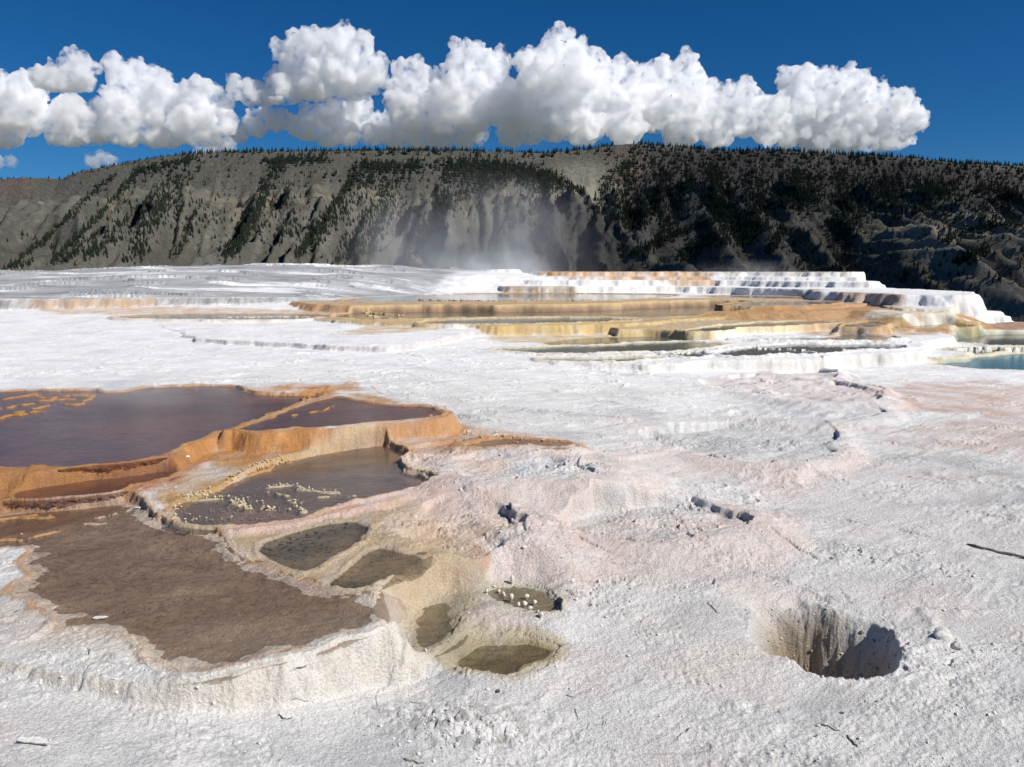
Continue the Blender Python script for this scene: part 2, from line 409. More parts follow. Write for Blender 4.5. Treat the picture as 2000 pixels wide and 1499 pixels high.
basin(.40, [(1345,888),(1420,902),(1500,908),(1570,898),(1625,882),(1645,862),(1628,842),(1608,824),(1560,829),(1450,826),(1300,836),(1230,862)], depth=.07, bed=(.58,.58,.57))
basin(.46, [(1430,800),(1560,789),(1690,787),(1722,798),(1728,808),(1690,818),(1620,824),(1500,820),(1400,812)], depth=.06, bed=(.62,.62,.62))
basin(.53, [(1340,743),(1450,733),(1605,714),(1632,728),(1618,742),(1680,750),(1716,762),(1724,774),(1690,784),(1560,783),(1470,768),(1380,757)], depth=.09, bed=(.70,.62,.58), amt=.2)
# left side: orange dams between the brown and the purple water
terrace(.62, [(-300,1030),(0,985),(100,975),(200,967),(262,962),(300,945),(345,926),(400,905),(430,902),(470,912),(520,898),(600,880),(640,860),(400,850),(0,860),(-300,880)], wall=(.52,.30,.17), top=ORANGE, slope=.55, lip=.04, wet=.5)
terrace(.78, [(-300,945),(0,925),(100,924),(200,914),(280,903),(330,893),(368,872),(405,855),(440,846),(520,846),(640,800),(700,745),(300,735),(-300,745)], wall=ORANGE, top=None, slope=1.6, lip=.04, wet=.6)
terrace(.84, [(425,846),(460,842),(500,850),(560,845),(640,838),(720,830),(800,824),(870,817),(884,812),(880,802),(830,790),(780,780),(700,745),(640,760),(640,772),(600,782),(560,797),(500,818),(460,832)], wall=ORANGE, top=None, slope=1.6, lip=.04, wet=.6)
# middle ground ledge in the white plain
terrace(1.0, [(375,658),(420,664),(520,667),(600,673),(700,678),(780,676),(830,667),(900,650),(950,640),('d',950,33),('d',300,34),(330,640),(350,652)], wall=(.62,.56,.54), slope=2.2, lip=.04)
# shelf carrying the grey-green pools
terrace(.77, [(920,690),(1010,690),(1060,709),(1200,711),(1300,712),(1390,704),(1460,703),(1560,701),(1650,694),(1740,690),(1790,688),(1810,676),(1800,664),(1855,660),(1860,655),(1790,640),('d',1760,33),('d',1400,36),('d',900,36),(900,672)], wall=(.80,.76,.70), top=FAR, slope=2.6, lip=.05)
terrace(.50, [(1800,697),(1880,700),(1893,697),(1870,692),(1925,678),(2010,676),(2200,676),('d',2200,31),('d',1700,31),(1760,690)], wall=CREAM, slope=1.5, lip=.05)
terrace(1.00, [(1190,644),(1250,646),(1340,650),(1380,649),(1450,642),(1560,637),(1634,632),(1640,641),(1700,642),(1742,640),(1738,632),('d',1730,36),('d',1150,37)], wall=(.74,.62,.38), top=TAN, slope=3.0, lip=.05)
terrace(.85, [(1700,645),(1760,644),(1840,643),(1918,639),(1922,636),('d',1880,38),('d',1700,38)], wall=YEL, top=TAN, slope=2.6, lip=.05, wet=.3)
terrace(.66, [(1900,646),(2000,647),(2200,648),('d',2200,37),('d',1900,37)], wall=(.50,.30,.16), top=(.36,.20,.12), slope=.5, lip=.08)
terrace(1.11, [(640,626),(740,630),(860,633),(947,637),(1040,636),(1150,634),(1250,632),(1310,624),(1400,620),(1500,618),(1560,616),(1568,611),('d',1600,42),('d',600,44),(600,618)], wall=YEL, top=TAN, slope=2.2, lip=.05, wet=.3)
# orange flows and the upper brown pools
terrace(1.43, [(618,594),(660,597),(760,598),(860,598),(960,597),(1050,596),(1150,594),(1230,590),(1300,596),(1385,600),(1500,600),(1600,599),(1650,596),(1700,592),('d',1760,40),('d',1500,50),('d',600,54),(560,588)], wall=ORANGE, top=TAN, slope=.75, lip=.05, wet=.5)
terrace(1.30, [(1240,607),(1540,610),(1640,604),(1750,612),(1830,617),('d',1830,40),('d',1240,40)], wall=(.50,.28,.12), top=(.50,.28,.12), slope=.35, lip=.1, wet=.4)
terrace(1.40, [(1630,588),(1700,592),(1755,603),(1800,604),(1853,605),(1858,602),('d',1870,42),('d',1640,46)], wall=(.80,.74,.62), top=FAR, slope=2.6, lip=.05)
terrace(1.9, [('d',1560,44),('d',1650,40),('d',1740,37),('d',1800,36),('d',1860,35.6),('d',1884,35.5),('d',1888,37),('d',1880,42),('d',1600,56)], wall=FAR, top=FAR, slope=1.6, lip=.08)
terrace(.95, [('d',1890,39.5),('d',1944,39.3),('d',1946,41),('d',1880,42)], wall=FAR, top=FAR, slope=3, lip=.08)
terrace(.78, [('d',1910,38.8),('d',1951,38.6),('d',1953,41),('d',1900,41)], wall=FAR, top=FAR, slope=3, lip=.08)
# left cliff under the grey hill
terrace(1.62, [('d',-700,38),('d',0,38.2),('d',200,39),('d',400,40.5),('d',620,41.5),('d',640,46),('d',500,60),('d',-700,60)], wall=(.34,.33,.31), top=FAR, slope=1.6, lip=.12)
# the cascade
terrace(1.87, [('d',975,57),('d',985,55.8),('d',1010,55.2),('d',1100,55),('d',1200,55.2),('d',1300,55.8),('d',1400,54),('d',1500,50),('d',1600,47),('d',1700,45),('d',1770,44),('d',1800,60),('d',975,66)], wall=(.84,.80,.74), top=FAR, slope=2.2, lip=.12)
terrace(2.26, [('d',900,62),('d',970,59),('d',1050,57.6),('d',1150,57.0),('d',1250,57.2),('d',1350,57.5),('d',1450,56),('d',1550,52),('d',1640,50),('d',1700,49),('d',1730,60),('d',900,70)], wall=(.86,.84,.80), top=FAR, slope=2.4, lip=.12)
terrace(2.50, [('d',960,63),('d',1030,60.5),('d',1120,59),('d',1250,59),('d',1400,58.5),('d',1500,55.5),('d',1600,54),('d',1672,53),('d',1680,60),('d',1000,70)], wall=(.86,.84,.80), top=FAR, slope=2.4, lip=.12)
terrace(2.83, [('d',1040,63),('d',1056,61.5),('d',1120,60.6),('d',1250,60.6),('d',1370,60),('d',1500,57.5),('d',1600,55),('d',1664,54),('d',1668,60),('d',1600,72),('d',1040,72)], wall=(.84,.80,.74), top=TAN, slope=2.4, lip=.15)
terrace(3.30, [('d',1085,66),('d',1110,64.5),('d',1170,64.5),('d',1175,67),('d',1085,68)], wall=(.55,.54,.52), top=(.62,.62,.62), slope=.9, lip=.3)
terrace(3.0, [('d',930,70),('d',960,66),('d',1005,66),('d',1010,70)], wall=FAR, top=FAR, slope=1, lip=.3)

# ---- water-filled and wet hollows
pool(.50, [(-200,1110),(0,1070),(55,1072),(42,1090),(28,1102),(50,1120),(42,1134),(14,1145),(6,1162),(45,1171),(82,1172),(66,1187),(90,1192),(116,1212),(98,1219),(120,1229),(170,1228),(230,1240),(285,1272),(280,1287),(320,1297),(350,1305),(352,1320),(395,1315),(470,1294),(560,1277),(640,1254),(700,1236),(745,1218),(770,1204),(776,1188),(756,1166),(700,1158),(640,1146),(590,1132),(540,1116),(500,1103),(446,1088),(446,1062),(430,1046),(400,1034),(340,1026),(300,1014),(285,992),(255,976),(200,978),(100,988),(0,1000),(-250,1030)],
     depth=.035, bed=(.57,.46,.365), bed2=(.45,.35,.27), rim=(.50,.30,.16), rimw=.035, rimh=.012, water='brown', specks=.4, bump=.8, edge=.3)
pool(.51, [(503,1074),(515,1060),(560,1040),(620,1022),(700,1013),(724,1022),(726,1038),(700,1064),(645,1092),(600,1118),(560,1112),(512,1090)], depth=.05, bed=(.33,.285,.22), rim=(.54,.43,.30), rimw=.04, rimh=.006, water='clear', specks=.8)
pool(.505, [(735,1068),(772,1080),(826,1092),(818,1106),(782,1120),(740,1140),(708,1156),(660,1150),(636,1139),(645,1126),(682,1094),(712,1075)], depth=.05, bed=(.29,.27,.19), rim=(.54,.44,.32), rimw=.04, rimh=.004, water='clear', specks=.9)
pool(.55, [(748,866),(768,877),(803,887),(788,900),(784,918),(822,926),(860,936),(800,954),(760,964),(700,976),(660,986),(620,998),(585,1014),(500,1024),(420,1029),(350,1020),(332,1003),(342,985),(385,970),(440,948),(480,928),(530,908),(600,892),(660,880)], depth=.045, bed=(.36,.265,.20), rim=(.60,.45,.28), rimw=.06, rimh=.012, water='steamy', bump=.3)
flatten(.13, [(918,1246),(1097,1262),(990,1323),(850,1284)], .45)
pool(.13, [(918,1246),(960,1250),(1030,1250),(1097,1262),(1086,1278),(1045,1292),(1020,1310),(990,1323),(955,1316),(900,1300),(850,1284),(880,1262)], depth=.05, bed=(.30,.24,.12), rim=(.55,.46,.30), rimw=.06, rimh=.0, water='clear', bump=.4, edge=.16)
flatten(.20, [(812,1252),(806,1222),(860,1165),(925,1172),(900,1230),(840,1268)], .3)
pool(.20, [(806,1258),(806,1222),(820,1195),(860,1165),(900,1160),(925,1172),(905,1200),(900,1230),(880,1255),(840,1268)], depth=.03, bed=(.40,.34,.24), rim=(.55,.46,.30), rimw=.05, rimh=.0, water='clear', bump=1.0, edge=.14)
flatten(.225, [(942,1158),(985,1142),(1040,1150),(1092,1178),(1062,1204),(965,1180)], .45)
pool(.225, [(942,1158),(985,1142),(1040,1150),(1066,1160),(1092,1178),(1090,1192),(1062,1204),(1005,1196),(965,1180)], depth=.035, bed=(.42,.38,.27), rim=(.62,.57,.46), rimw=.07, rimh=.0, water='clear', bump=.5)
flatten(.68, [(900,868),(960,855),(1140,864),(1000,870)], .5)
pool(.68, [(900,868),(960,855),(1030,856),(1100,858),(1140,864),(1100,872),(1000,870),(930,874)], depth=.04, bed=(.28,.22,.12), rim=(.60,.42,.25), rimw=.10, rimh=.0, water='clear', bump=.6)
pool(.625, [(15,962),(100,947),(200,932),(300,919),(345,917),(328,930),(280,944),(240,956),(150,968),(40,976)], depth=.05, bed=(.10,.05,.05), rim=None, rimh=.008, rimw=.04, water='purple')
pool(.785, [(-300,905),(0,917),(100,915),(200,907),(280,897),(325,887),(366,867),(402,850),(432,841),(462,836),(520,820),(580,797),(615,782),(640,772),(560,772),(480,768),(470,756),(400,752),(300,757),(230,767),(170,760),(0,765),(-300,770)],
     depth=.05, bed=PURP, bed2=(.085, .052, .058), rim=(.55,.30,.12), rimw=.04, rimh=.004, water='purple', bump=.35)
pool(.845, [(455,838),(500,844),(560,840),(640,833),(720,825),(800,819),(858,812),(874,806),(862,800),(825,793),(740,789),(680,778),(650,774),(610,785),(560,800),(510,821),(470,832)],
     depth=.05, bed=PURP, bed2=(.085, .052, .058), rim=(.55,.30,.12), rimw=.04, rimh=.004, water='purple', bump=.35)
# far pools
pool(.775, [(950,684),(1050,678),(1150,675),(1250,670),(1330,666),(1420,671),(1400,680),(1300,687),(1200,690),(1050,691),(1010,689)], depth=.25, bed=GRGR, rim=CREAM, rimw=.14, rimh=.03, water='green', edge=.5)
pool(.775, [(1040,700),(1150,702),(1250,699),(1290,700),(1250,706),(1190,708),(1070,707)], depth=.2, bed=GRGR, rim=CREAM, rimw=.12, rimh=.03, water='green', edge=.4)
pool(.775, [(1050,668),(1150,660),(1250,656),(1350,661),(1400,664),(1340,665),(1240,669),(1140,674),(1080,676)], depth=.2, bed=(.45,.36,.18), rim=CREAM, rimw=.12, rimh=.0, water='green', edge=.4)
pool(.775, [(1303,690),(1340,686),(1388,688),(1376,698),(1335,700),(1305,695)], depth=.2, bed=GRGR, rim=(.8,.78,.72), rimw=.15, rimh=.04, water='green', edge=.4)
pool(.775, [(1395,695),(1425,684),(1470,678),(1500,674),(1620,672),(1740,675),(1782,680),(1766,684),(1700,685),(1640,688),(1600,693),(1555,696),(1460,698),(1405,698)], depth=.25, bed=(.22,.25,.23), rim=(.84,.82,.78), rimw=.14, rimh=.05, water='green', edge=.5)
pool(.80, [(1400,663),(1480,661),(1560,660),(1632,657),(1660,651),(1700,656),(1770,659),(1738,664),(1640,666),(1500,667)], depth=.25, bed=(.24,.27,.24), rim=(.84,.82,.78), rimw=.14, rimh=.04, water='green', edge=.5)
pool(.515, [(1850,668),(1870,657),(1930,654),(2010,652),(2200,650),(2200,676),(2010,675),(1925,676),(1905,672)], depth=.25, bed=(.16,.20,.15), rim=(.72,.66,.52), rimw=.12, rimh=.03, water='green', edge=.5)
pool(.41, [(1855,688),(1880,685),(1958,684),(1962,687),(1938,691),(1880,694)], depth=.15, bed=(.26,.27,.16), rim=(.66,.55,.36), rimw=.14, rimh=.03, water='green', edge=.4)
pool(.37, [(1800,714),(1850,708),(1890,704),(1897,697),(1940,695),(1985,691),(2200,686),(2300,735),(2000,726),(1900,721)], depth=.6, bed=(.10,.30,.38), rim=(.70,.60,.40), rimw=.12, rimh=.03, water='blue', edge=1.2)
pool(1.01, [(1330,646),(1400,636),(1450,632),(1560,627),(1628,629),(1632,631),(1560,636),(1450,641),(1390,648),(1345,649)], depth=.2, bed=(.36,.31,.18), rim=(.74,.66,.44), rimw=.12, rimh=.03, water='green', edge=.4)
pool(1.01, [(1640,634),(1680,628),(1725,630),(1736,634),(1715,640),(1645,641)], depth=.2, bed=(.16,.09,.05), rim=YEL, rimw=.12, rimh=.03, water='green', edge=.4)
pool(.86, [(1748,641),(1765,635),(1830,632),(1860,633),(1915,637),(1885,641),(1800,643)], depth=.2, bed=(.16,.09,.04), rim=YEL, rimw=.12, rimh=.03, water='green', edge=.4)
pool(1.12, [(805,632),(850,626),(900,624),(1000,622),(1150,621),(1255,625),(1200,630),(1100,632),(980,635),(860,635)], depth=.25, bed=(.24,.21,.17), rim=(.66,.55,.36), rimw=.12, rimh=.04, water='green', edge=.5)
pool(1.12, [(640,622),(660,612),(740,610),(860,608),(1000,610),(1150,607),(1290,600),(1420,597),(1538,606),(1542,611),(1440,616),(1350,618),(1280,622),(1230,621),(1150,619),(1000,620),(880,622),(780,626)], depth=.25, bed=(.25,.15,.09), rim=(.62,.45,.24), rimw=.12, rimh=.03, water='green', edge=.5)
pool(1.10, [(215,618),(300,614),(450,613),(560,613),(640,614),(650,621),(560,625),(450,625),(330,624),(250,623)], depth=.12, bed=(.30,.24,.19), rim=(.70,.55,.40), rimw=.2, rimh=.02, water='green', edge=.4)
pool(1.45, [(650,590),(700,582),(800,577),(950,573),(1100,573),(1200,574),(1320,575),(1320,580),(1220,587),(1150,589),(1000,590),(860,591),(740,592)], depth=.25, bed=(.24,.25,.19), rim=(.56,.34,.16), rimw=.25, rimh=.03, water='green', edge=.6)
pool(1.45, [(1385,598),(1440,591),(1540,588),(1630,589),(1642,592),(1600,597),(1500,599)], depth=.25, bed=(.28,.18,.11), rim=(.56,.36,.16), rimw=.15, rimh=.03, water='green', edge=.6)
pool(1.45, [(1330,579),(1400,577),(1500,578),(1620,583),(1560,585),(1440,582)], depth=.2, bed=(.30,.25,.2), rim=(.6,.42,.24), rimw=.2, rimh=.02, water='green', edge=.6)
pool(2.85, [('d',1070,62.5),('d',1250,62),('d',1400,61.5),('d',1500,59.5),('d',1600,58),('d',1655,58),('d',1655,68),('d',1560,70),('d',1060,70)], depth=.3, bed=(.3,.25,.18), rim=None, rimw=.25, rimh=.0, water='green', edge=.6)

# ---- the sink hole at lower right
hp = smooth_poly(pts([(1446,1222),(1462,1268),(1492,1290),(1530,1298),(1562,1312),(1590,1330),(1630,1335),(1685,1338),(1730,1334),(1752,1322),(1765,1296),(1755,1262),(1720,1236),(1668,1212),(1605,1192),(1540,1188),(1475,1198)], .0), 1)
i = np.nonzero((np.abs(X - hp[:, 0].mean()) < 2.5) & (np.abs(Y - hp[:, 1].mean()) < 2.5))[0]
s = signed(hp, X[i] + .25 * (WX[i] - X[i]) * 0, Y[i]); yc, yl = hp[:, 1].max(), hp[:, 1].min()
v = np.clip((Y[i] - yl) / (yc - yl), 0, 1)               # 0 near edge, 1 far edge
flu = 0 * v
hu = np.clip((X[i] - hp[:, 0].min()) / (hp[:, 0].max() - hp[:, 0].min()), 0, 1)
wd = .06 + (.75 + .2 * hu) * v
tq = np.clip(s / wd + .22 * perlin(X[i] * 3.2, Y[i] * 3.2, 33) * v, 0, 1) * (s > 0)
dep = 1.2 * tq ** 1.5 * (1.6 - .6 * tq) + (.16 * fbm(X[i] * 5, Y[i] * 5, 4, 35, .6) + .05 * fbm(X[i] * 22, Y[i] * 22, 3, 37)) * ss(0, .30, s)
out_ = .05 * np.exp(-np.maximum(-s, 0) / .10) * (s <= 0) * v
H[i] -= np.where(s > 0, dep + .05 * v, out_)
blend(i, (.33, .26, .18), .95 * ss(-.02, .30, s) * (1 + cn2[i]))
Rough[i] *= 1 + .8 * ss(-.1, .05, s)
for (px_, py_, r_, d_) in [(1150, 1222, .035, .07), (1861, 1273, .03, .05), (1170, 1223, .015, .03)]:
    hx, hy = at(px_, py_, 0.02 if py_ > 1100 else .3)
    i = np.nonzero((np.abs(X - hx) < r_ * 3) & (np.abs(Y - hy) < r_ * 3))[0]
    q = np.hypot(WX[i] - hx, (WY[i] - hy)) / r_
    H[i] -= d_ * np.exp(-q ** 4)

# ---- stains (mineral and microbial colour)
stain([(470,775),(480,758),(560,752),(690,751),(705,762),(640,772),(560,775)], .84, (.55,.27,.10), 1.0, .25, 1)
stain([(620,780),(700,772),(770,780),(775,788),(700,790)], .84, (.52,.27,.10), 1.0, .2, 2)
stain([(860,830),(900,830),(1000,840),(1140,862),(1100,874),(1000,876),(930,885),(850,882),(800,878),(760,870),(720,868),(760,840)], .64, (.56,.30,.14), .95, .25, 3)
stain([(800,885),(860,880),(930,890),(1000,905),(950,920),(860,915),(800,925),(790,905)], .62, (.72,.52,.40), .6, .2, 4)
stain([(430,1005),(600,1000),(800,955),(900,940),(880,975),(760,1000),(640,1010),(560,1035),(480,1050)], .5, (.70,.46,.38), .75, .12, 5)
stain([(740,1010),(860,1000),(980,1000),(1000,1040),(900,1080),(800,1060)], .35, (.66,.47,.36), .6, .25, 6)
stain([(600,1110),(700,1070),(800,1080),(740,1060),(760,1000),(900,1030),(900,1100),(860,1130),(760,1170),(560,1120)], .38, (.60,.44,.28), .5, .12, 7)
stain([(330,990),(300,960),(345,928),(430,905),(520,900),(600,885),(700,872),(620,880),(520,905),(430,945),(345,985)], .6, (.50,.30,.13), .9, .12, 35)
stain([(800,1270),(800,1200),(840,1150),(900,1130),(960,1150),(940,1200),(1000,1240),(900,1270)], .2, (.46,.40,.30), .75, .12, 36, .8, 5)
stain([(740,1180),(760,1150),(880,1090),(960,1070),(1010,1100),(900,1150),(860,1200),(800,1250),(790,1220)], .1, (.64,.48,.30), .45, .15, 8)
stain([(880,1090),(1100,1062),(1300,1070),(1480,1020),(1600,1060),(1500,1180),(1300,1140),(1100,1120),(960,1130)], .05, (.70,.56,.50), .55, .5, 9)
stain([(1700,780),(1780,752),(1950,752),(2200,760),(2200,815),(1950,815),(1780,800)], .35, (.62,.44,.36), .8, .7, 10)
stain([(1760,850),(1900,828),(2200,830),(2200,890),(1950,892),(1800,880)], .3, (.64,.48,.42), .7, .6, 11)
stain([(1400,750),(1500,730),(1700,735),(1720,780),(1560,785)], .45, (.76,.66,.61), .5, .5, 12)
stain([(1300,885),(1400,900),(1500,915),(1640,915),(1660,890),(1700,900),(1620,960),(1500,960),(1300,930),(1150,940),(900,950),(900,935),(1150,925)], .3, (.74,.60,.54), .6, .3, 13)
stain([(1480,1250),(1440,1200),(1300,1200),(1240,1260),(1400,1330),(1560,1320)], 0, (.68,.62,.55), .45, .5, 14)
stain([(1650,1020),(2100,980),(2100,1080),(1800,1090)], .1, (.68,.62,.60), .5, .6, 15)
stain([(0,1230),(120,1235),(280,1290),(350,1325),(300,1330),(120,1300),(0,1280)], .33, (.66,.55,.44), .6, .12, 16)
stain([(0,380+985),(300,1345),(760,1250),(790,1330),(450,1400),(250,1410)], .1, (.74,.68,.58), .5, .2, 17)
stain([(-300,930),(0,925),(330,893),(380,890),(300,930),(100,975),(0,990),(-300,1020)], .75, (.34,.13,.05), .7, .15, 18)
stain([(-300,760),(60,768),(180,775),(160,790),(80,805),(0,818),(-300,830)], .82, (.36,.18,.07), .6, .3, 19, 1.6, 3.0)
stain([(450,835),(480,820),(560,795),(620,775),(655,778),(560,810),(500,830)], .82, (.40,.20,.08), .6, .12, 20, 1.2, 4.0)
stain([(0,990),(120,985),(255,975),(250,982),(120,1000),(0,1015)], .36, (.42,.20,.07), .8, .05, 21)
stain([(0,1015),(140,1005),(150,1012),(0,1030)], .36, (.42,.22,.09), .7, .04, 22)
stain([(40,1050),(110,1035),(180,1020),(175,1024),(110,1042),(40,1056)], .36, (.42,.22,.09), .9, .03, 23)
stain([(60,608),(250,606),(700,611),(650,617),(300,616),(120,616)], 1.05, (.62,.42,.26), .8, .5, 24)
stain([(640,622),(780,628),(930,634),(860,642),(760,652),(650,655),(720,640)], 1.0, (.60,.42,.20), .85, .4, 25)
stain([(950,645),(1190,645),(1340,652),(1380,662),(1250,660),(1100,668),(1000,668),(950,660)], .8, (.62,.44,.20), .85, .3, 26)
stain([('d',1050,62),('d',1100,59.5),('d',1300,57.5),('d',1330,56.8),('d',1385,56.5),('d',1380,60.5),('d',1200,62)], 2, (.58,.33,.15), .9, .5, 27)
stain([('d',980,57),('d',990,55),('d',1040,54.4),('d',1120,54.6),('d',1110,56),('d',1030,56.6)], 2, (.42,.32,.22), .85, .4, 37)
stain([('d',-800,39),('d',600,42),('d',850,50),('d',930,66),('d',-800,66)], 2, HILLG, .95, 1.5, 28, .9, .35)
stain([('d',-800,56),('d',200,55),('d',280,54),('d',240,62),('d',-800,64)], 2, (.62,.63,.64), .8, 1.5, 29, .9, .5)
stain([('d',150,56),('d',260,56),('d',260,62),('d',170,62)], 2, (.33,.31,.28), .8, .6, 30)
stain([('d',640,60),('d',760,59),('d',900,58),('d',900,62),('d',760,63)], 2, (.74,.74,.74), .8, 1.0, 31)
stain([('d',840,51),('d',940,55),('d',960,60),('d',860,57)], 2, FAR, .9, .8, 32)
stain([('d',600,63),('d',860,63),('d',860,66),('d',600,66)], 3.4, (.30,.29,.28), .9, .8, 33)
stain([(1640,640),(1735,640),(1760,632),(1830,628),(1760,606),(1650,598),(1560,605),(1560,625)], 1.2, (.52,.31,.16), .8, .5, 34)
stain([('d',1690,32.6),('d',1760,31.5),('d',1858,31.5),('d',1880,33.5),('d',1700,35)], 1.3, (.80,.76,.66), .9, .3, 38)
print('features done')

hillp = pts([('d',-900,37.6),('d',0,38.0),('d',200,38.8),('d',400,40.3),('d',620,41.3),('d',700,46),('d',800,50),('d',880,56),('d',930,66),('d',930,80),('d',-900,80)], 0)
i = np.nonzero((Y > 34) & (X < 6))[0]; s = signed(hillp, WX[i], WY[i])
hn1 = fbm(X[i] * .10, Y[i] * .55, 5, 171, .6); hn2 = fbm(X[i] * .5, Y[i] * 1.6, 4, 172)
blend(i, (.36, .365, .37), ss(0, 1.2, s) * np.clip(.72 + 1.5 * hn1 + .4 * hn2, 0, 1))
blend(i, (.20, .19, .17), ss(0, 1.2, s) * ss(.18, .42, hn1 * .6 + hn2 * .6) * .8)
blend(i, FAR, ss(0, 1.5, s) * ss(.12, .3, -hn1 + .2 * hn2) * .85)
q = Y[i] * .42 + 1.6 * hn1 + .5 * hn2; q = q - np.floor(q)
H[i] += ss(.3, 2, s) * (.20 * (ss(0, .10, q) - q) * ss(-.1, .25, fbm(X[i] * .16 + 9, Y[i] * .2, 2, 173)) + .14 * hn1 + .05 * hn2)
# thin ledges and cracks across the open crust
for ln_, z_, h_ in [([(1648,1020),(1700,1030),(1760,1036),(1820,1048),(1885,1062)], .2, .03), ([(1500,1060),(1540,1075),(1600,1095),(1650,1106)], .16, .03), ([(1340,1070),(1380,1088),(1425,1104)], .2, .035),
                    ([(1380,893),(1430,905),(1490,910),(1550,916)], .35, .05), ([(955,738),(1050,742),(1130,746)], .78, .04), ([(1720,860),(1790,872),(1830,880)], .35, .03), ([(1340,744),(1376,752),(1420,762),(1480,770),(1560,779)], .52, .06),
                    ([(1605,714),(1632,728),(1616,741)], .5, .07), ([(1616,741),(1680,748),(1716,760),(1728,775)], .5, .08), ([(1602,822),(1622,835),(1640,860)], .42, .03), ([(1440,998),(1470,1012),(1462,1024)], .36, .06), ([(1340,968),(1390,985),(1440,998)], .37, .035),
                    ([(1088,892),(1130,899),(1160,914),(1188,917)], .68, .07), ([(1002,982),(1012,1004),(1042,1012)], .52, .10), ([(1042,1012),(1034,1036),(1015,1052)], .5, .06), ([(785,690),(800,696),(825,698)], .84, .06), ([(300,1372),(310,1395)], .35, .02),
                    ([(1560,1010),(1640,1022)], .2, .02), ([(1380,1120),(1500,1135),(1600,1165)], .12, .02), ([(1180,795),(1300,812),(1420,815)], .5, .03), ([(1130,1085),(1200,1100),(1290,1106)], .2, .03), ([(1900,1000),(2010,1020)], .25, .03), ([(1750,920),(1830,940),(1900,950)], .3, .025),
                    ([(1080,1170),(1093,1180),(1088,1196)], .24, .07), ([(1060,1158),(1080,1170)], .24, .05), ([(1085,1285),(1040,1312)], .14, .03), ([(748,866),(768,877),(803,887)], .57, .05), ([(803,887),(786,902),(784,920)], .57, .05), ([(784,920),(822,926),(862,937)], .57, .06)]:
    ledge(ln_, z_, h_)
def bar(pl, z, w=.03, h=.012, col=(.50,.27,.10), gap=.0, seed=0):
    """a narrow broken rim of mineral standing just out of the water"""
    L = pts(pl, z); c0 = L.min(0) - w * 6 - .2; c1 = L.max(0) + w * 6 + .2
    i = np.nonzero((X > c0[0]) & (X < c1[0]) & (Y > c0[1]) & (Y < c1[1]))[0]
    wob = .10 + .016 * D[i]
    d = dist_line(L, X[i] + wob * .55 * fbm(X[i] * 3, Y[i] * 3, 3, 181 + seed), Y[i] + wob * .55 * fbm(X[i] * 3, Y[i] * 3, 3, 191 + seed))
    n = fbm(X[i] * 4, Y[i] * 4, 3, 185 + seed)
    g = np.exp(-(d / (w * np.maximum(.3, 1 + 1.6 * n))) ** 2) * ss(-.35 + gap, .1 + gap, n)
    H[i] = np.maximum(H[i], H[i] + (z + h - H[i]) * ss(.1, .7, g))
    blend(i, col, ss(.12, .6, g) * (.9 + .4 * n))
OB = (.50, .26, .09)
bar([(330,1318),(395,1320),(470,1300),(560,1283),(640,1260),(700,1242),(745,1226),(772,1216)], .50, .045, .016, (.74, .70, .63), -.4, 77)
for k_, (l_, z_, w_, h_, c_) in enumerate([
    ([(0,815),(60,800),(110,788),(150,790),(178,780),(168,775)], .785, .05, .008, OB), ([(0,798),(50,790),(90,782),(140,780)], .785, .04, .008, OB), ([(60,770),(100,778),(140,772),(180,772)], .785, .04, .008, OB), ([(0,780),(30,776),(60,770)], .785, .03, .006, OB), ([(-60,830),(20,812),(80,804)], .785, .05, .008, OB),
    ([(462,836),(500,822),(560,800),(600,782),(596,775)], .845, .035, .010, OB), ([(480,826),(540,814),(600,806),(640,800),(655,790)], .845, .03, .006, OB), ([(520,812),(575,790),(590,782),(585,777)], .845, .03, .006, OB), ([(800,815),(840,812),(862,806)], .845, .03, .006, OB),
    ([(0,1012),(60,1006),(100,1000),(104,1006)], .50, .022, .010, OB), ([(0,1020),(40,1010),(100,1008)], .50, .02, .008, OB), ([(0,990),(60,988),(120,978)], .50, .03, .012, OB), ([(10,1055),(60,1050),(90,1042),(130,1032),(180,1022)], .50, .014, .006, OB), ([(185,1010),(215,1006),(245,1000),(250,995)], .50, .012, .004, (.60,.42,.34)), ([(160,1022),(220,1020)], .50, .012, .003, (.55,.36,.30)),
    ([(500,955),(530,950),(565,948),(605,958),(650,963),(690,966)], .55, .03, .004, (.58,.50,.36)), ([(520,962),(600,972),(640,970)], .55, .02, .004, (.55,.47,.34)), ([(560,980),(590,985),(585,1000)], .55, .03, .003, (.60,.55,.40)), ([(355,975),(420,975),(500,990),(530,998)], .55, .03, .004, (.58,.47,.30)), ([(440,945),(500,920),(560,905)], .55, .05, .012, (.50,.28,.11)),
    ([(725,617),(745,621),(800,624),(860,625),(950,622),(1100,620),(1200,620),(1262,625)], 1.12, .10, .025, (.66,.52,.32)),
    ([(1330,690),(1410,684),(1470,677),(1530,669),(1600,664)], .775, .12, .022, (.84,.82,.76)), ([(1480,681),(1560,683),(1600,690),(1640,692)], .775, .08, .02, (.84,.82,.76)), ([(1480,657),(1520,664),(1600,667),(1700,667),(1780,669)], .79, .12, .03, (.84,.82,.78)),
    ([(940,690),(1010,688),(1060,694),(1150,694),(1300,692),(1390,680)], .775, .12, .022, (.78,.72,.60)), ([(660,600),(720,612),(780,616)], 1.12, .12, .04, (.6,.4,.2)),
    ([(1850,683),(1920,680),(2000,680)], .52, .12, .03, (.82,.80,.74)), ([(820,586),(960,588),(1150,587)], 1.45, .15, .03, (.56,.32,.15)), ([(450,620),(560,619),(650,620)], 1.10, .12, .02, (.72,.62,.52))]):
    bar(l_, z_, w_, h_, c_, 0, k_)
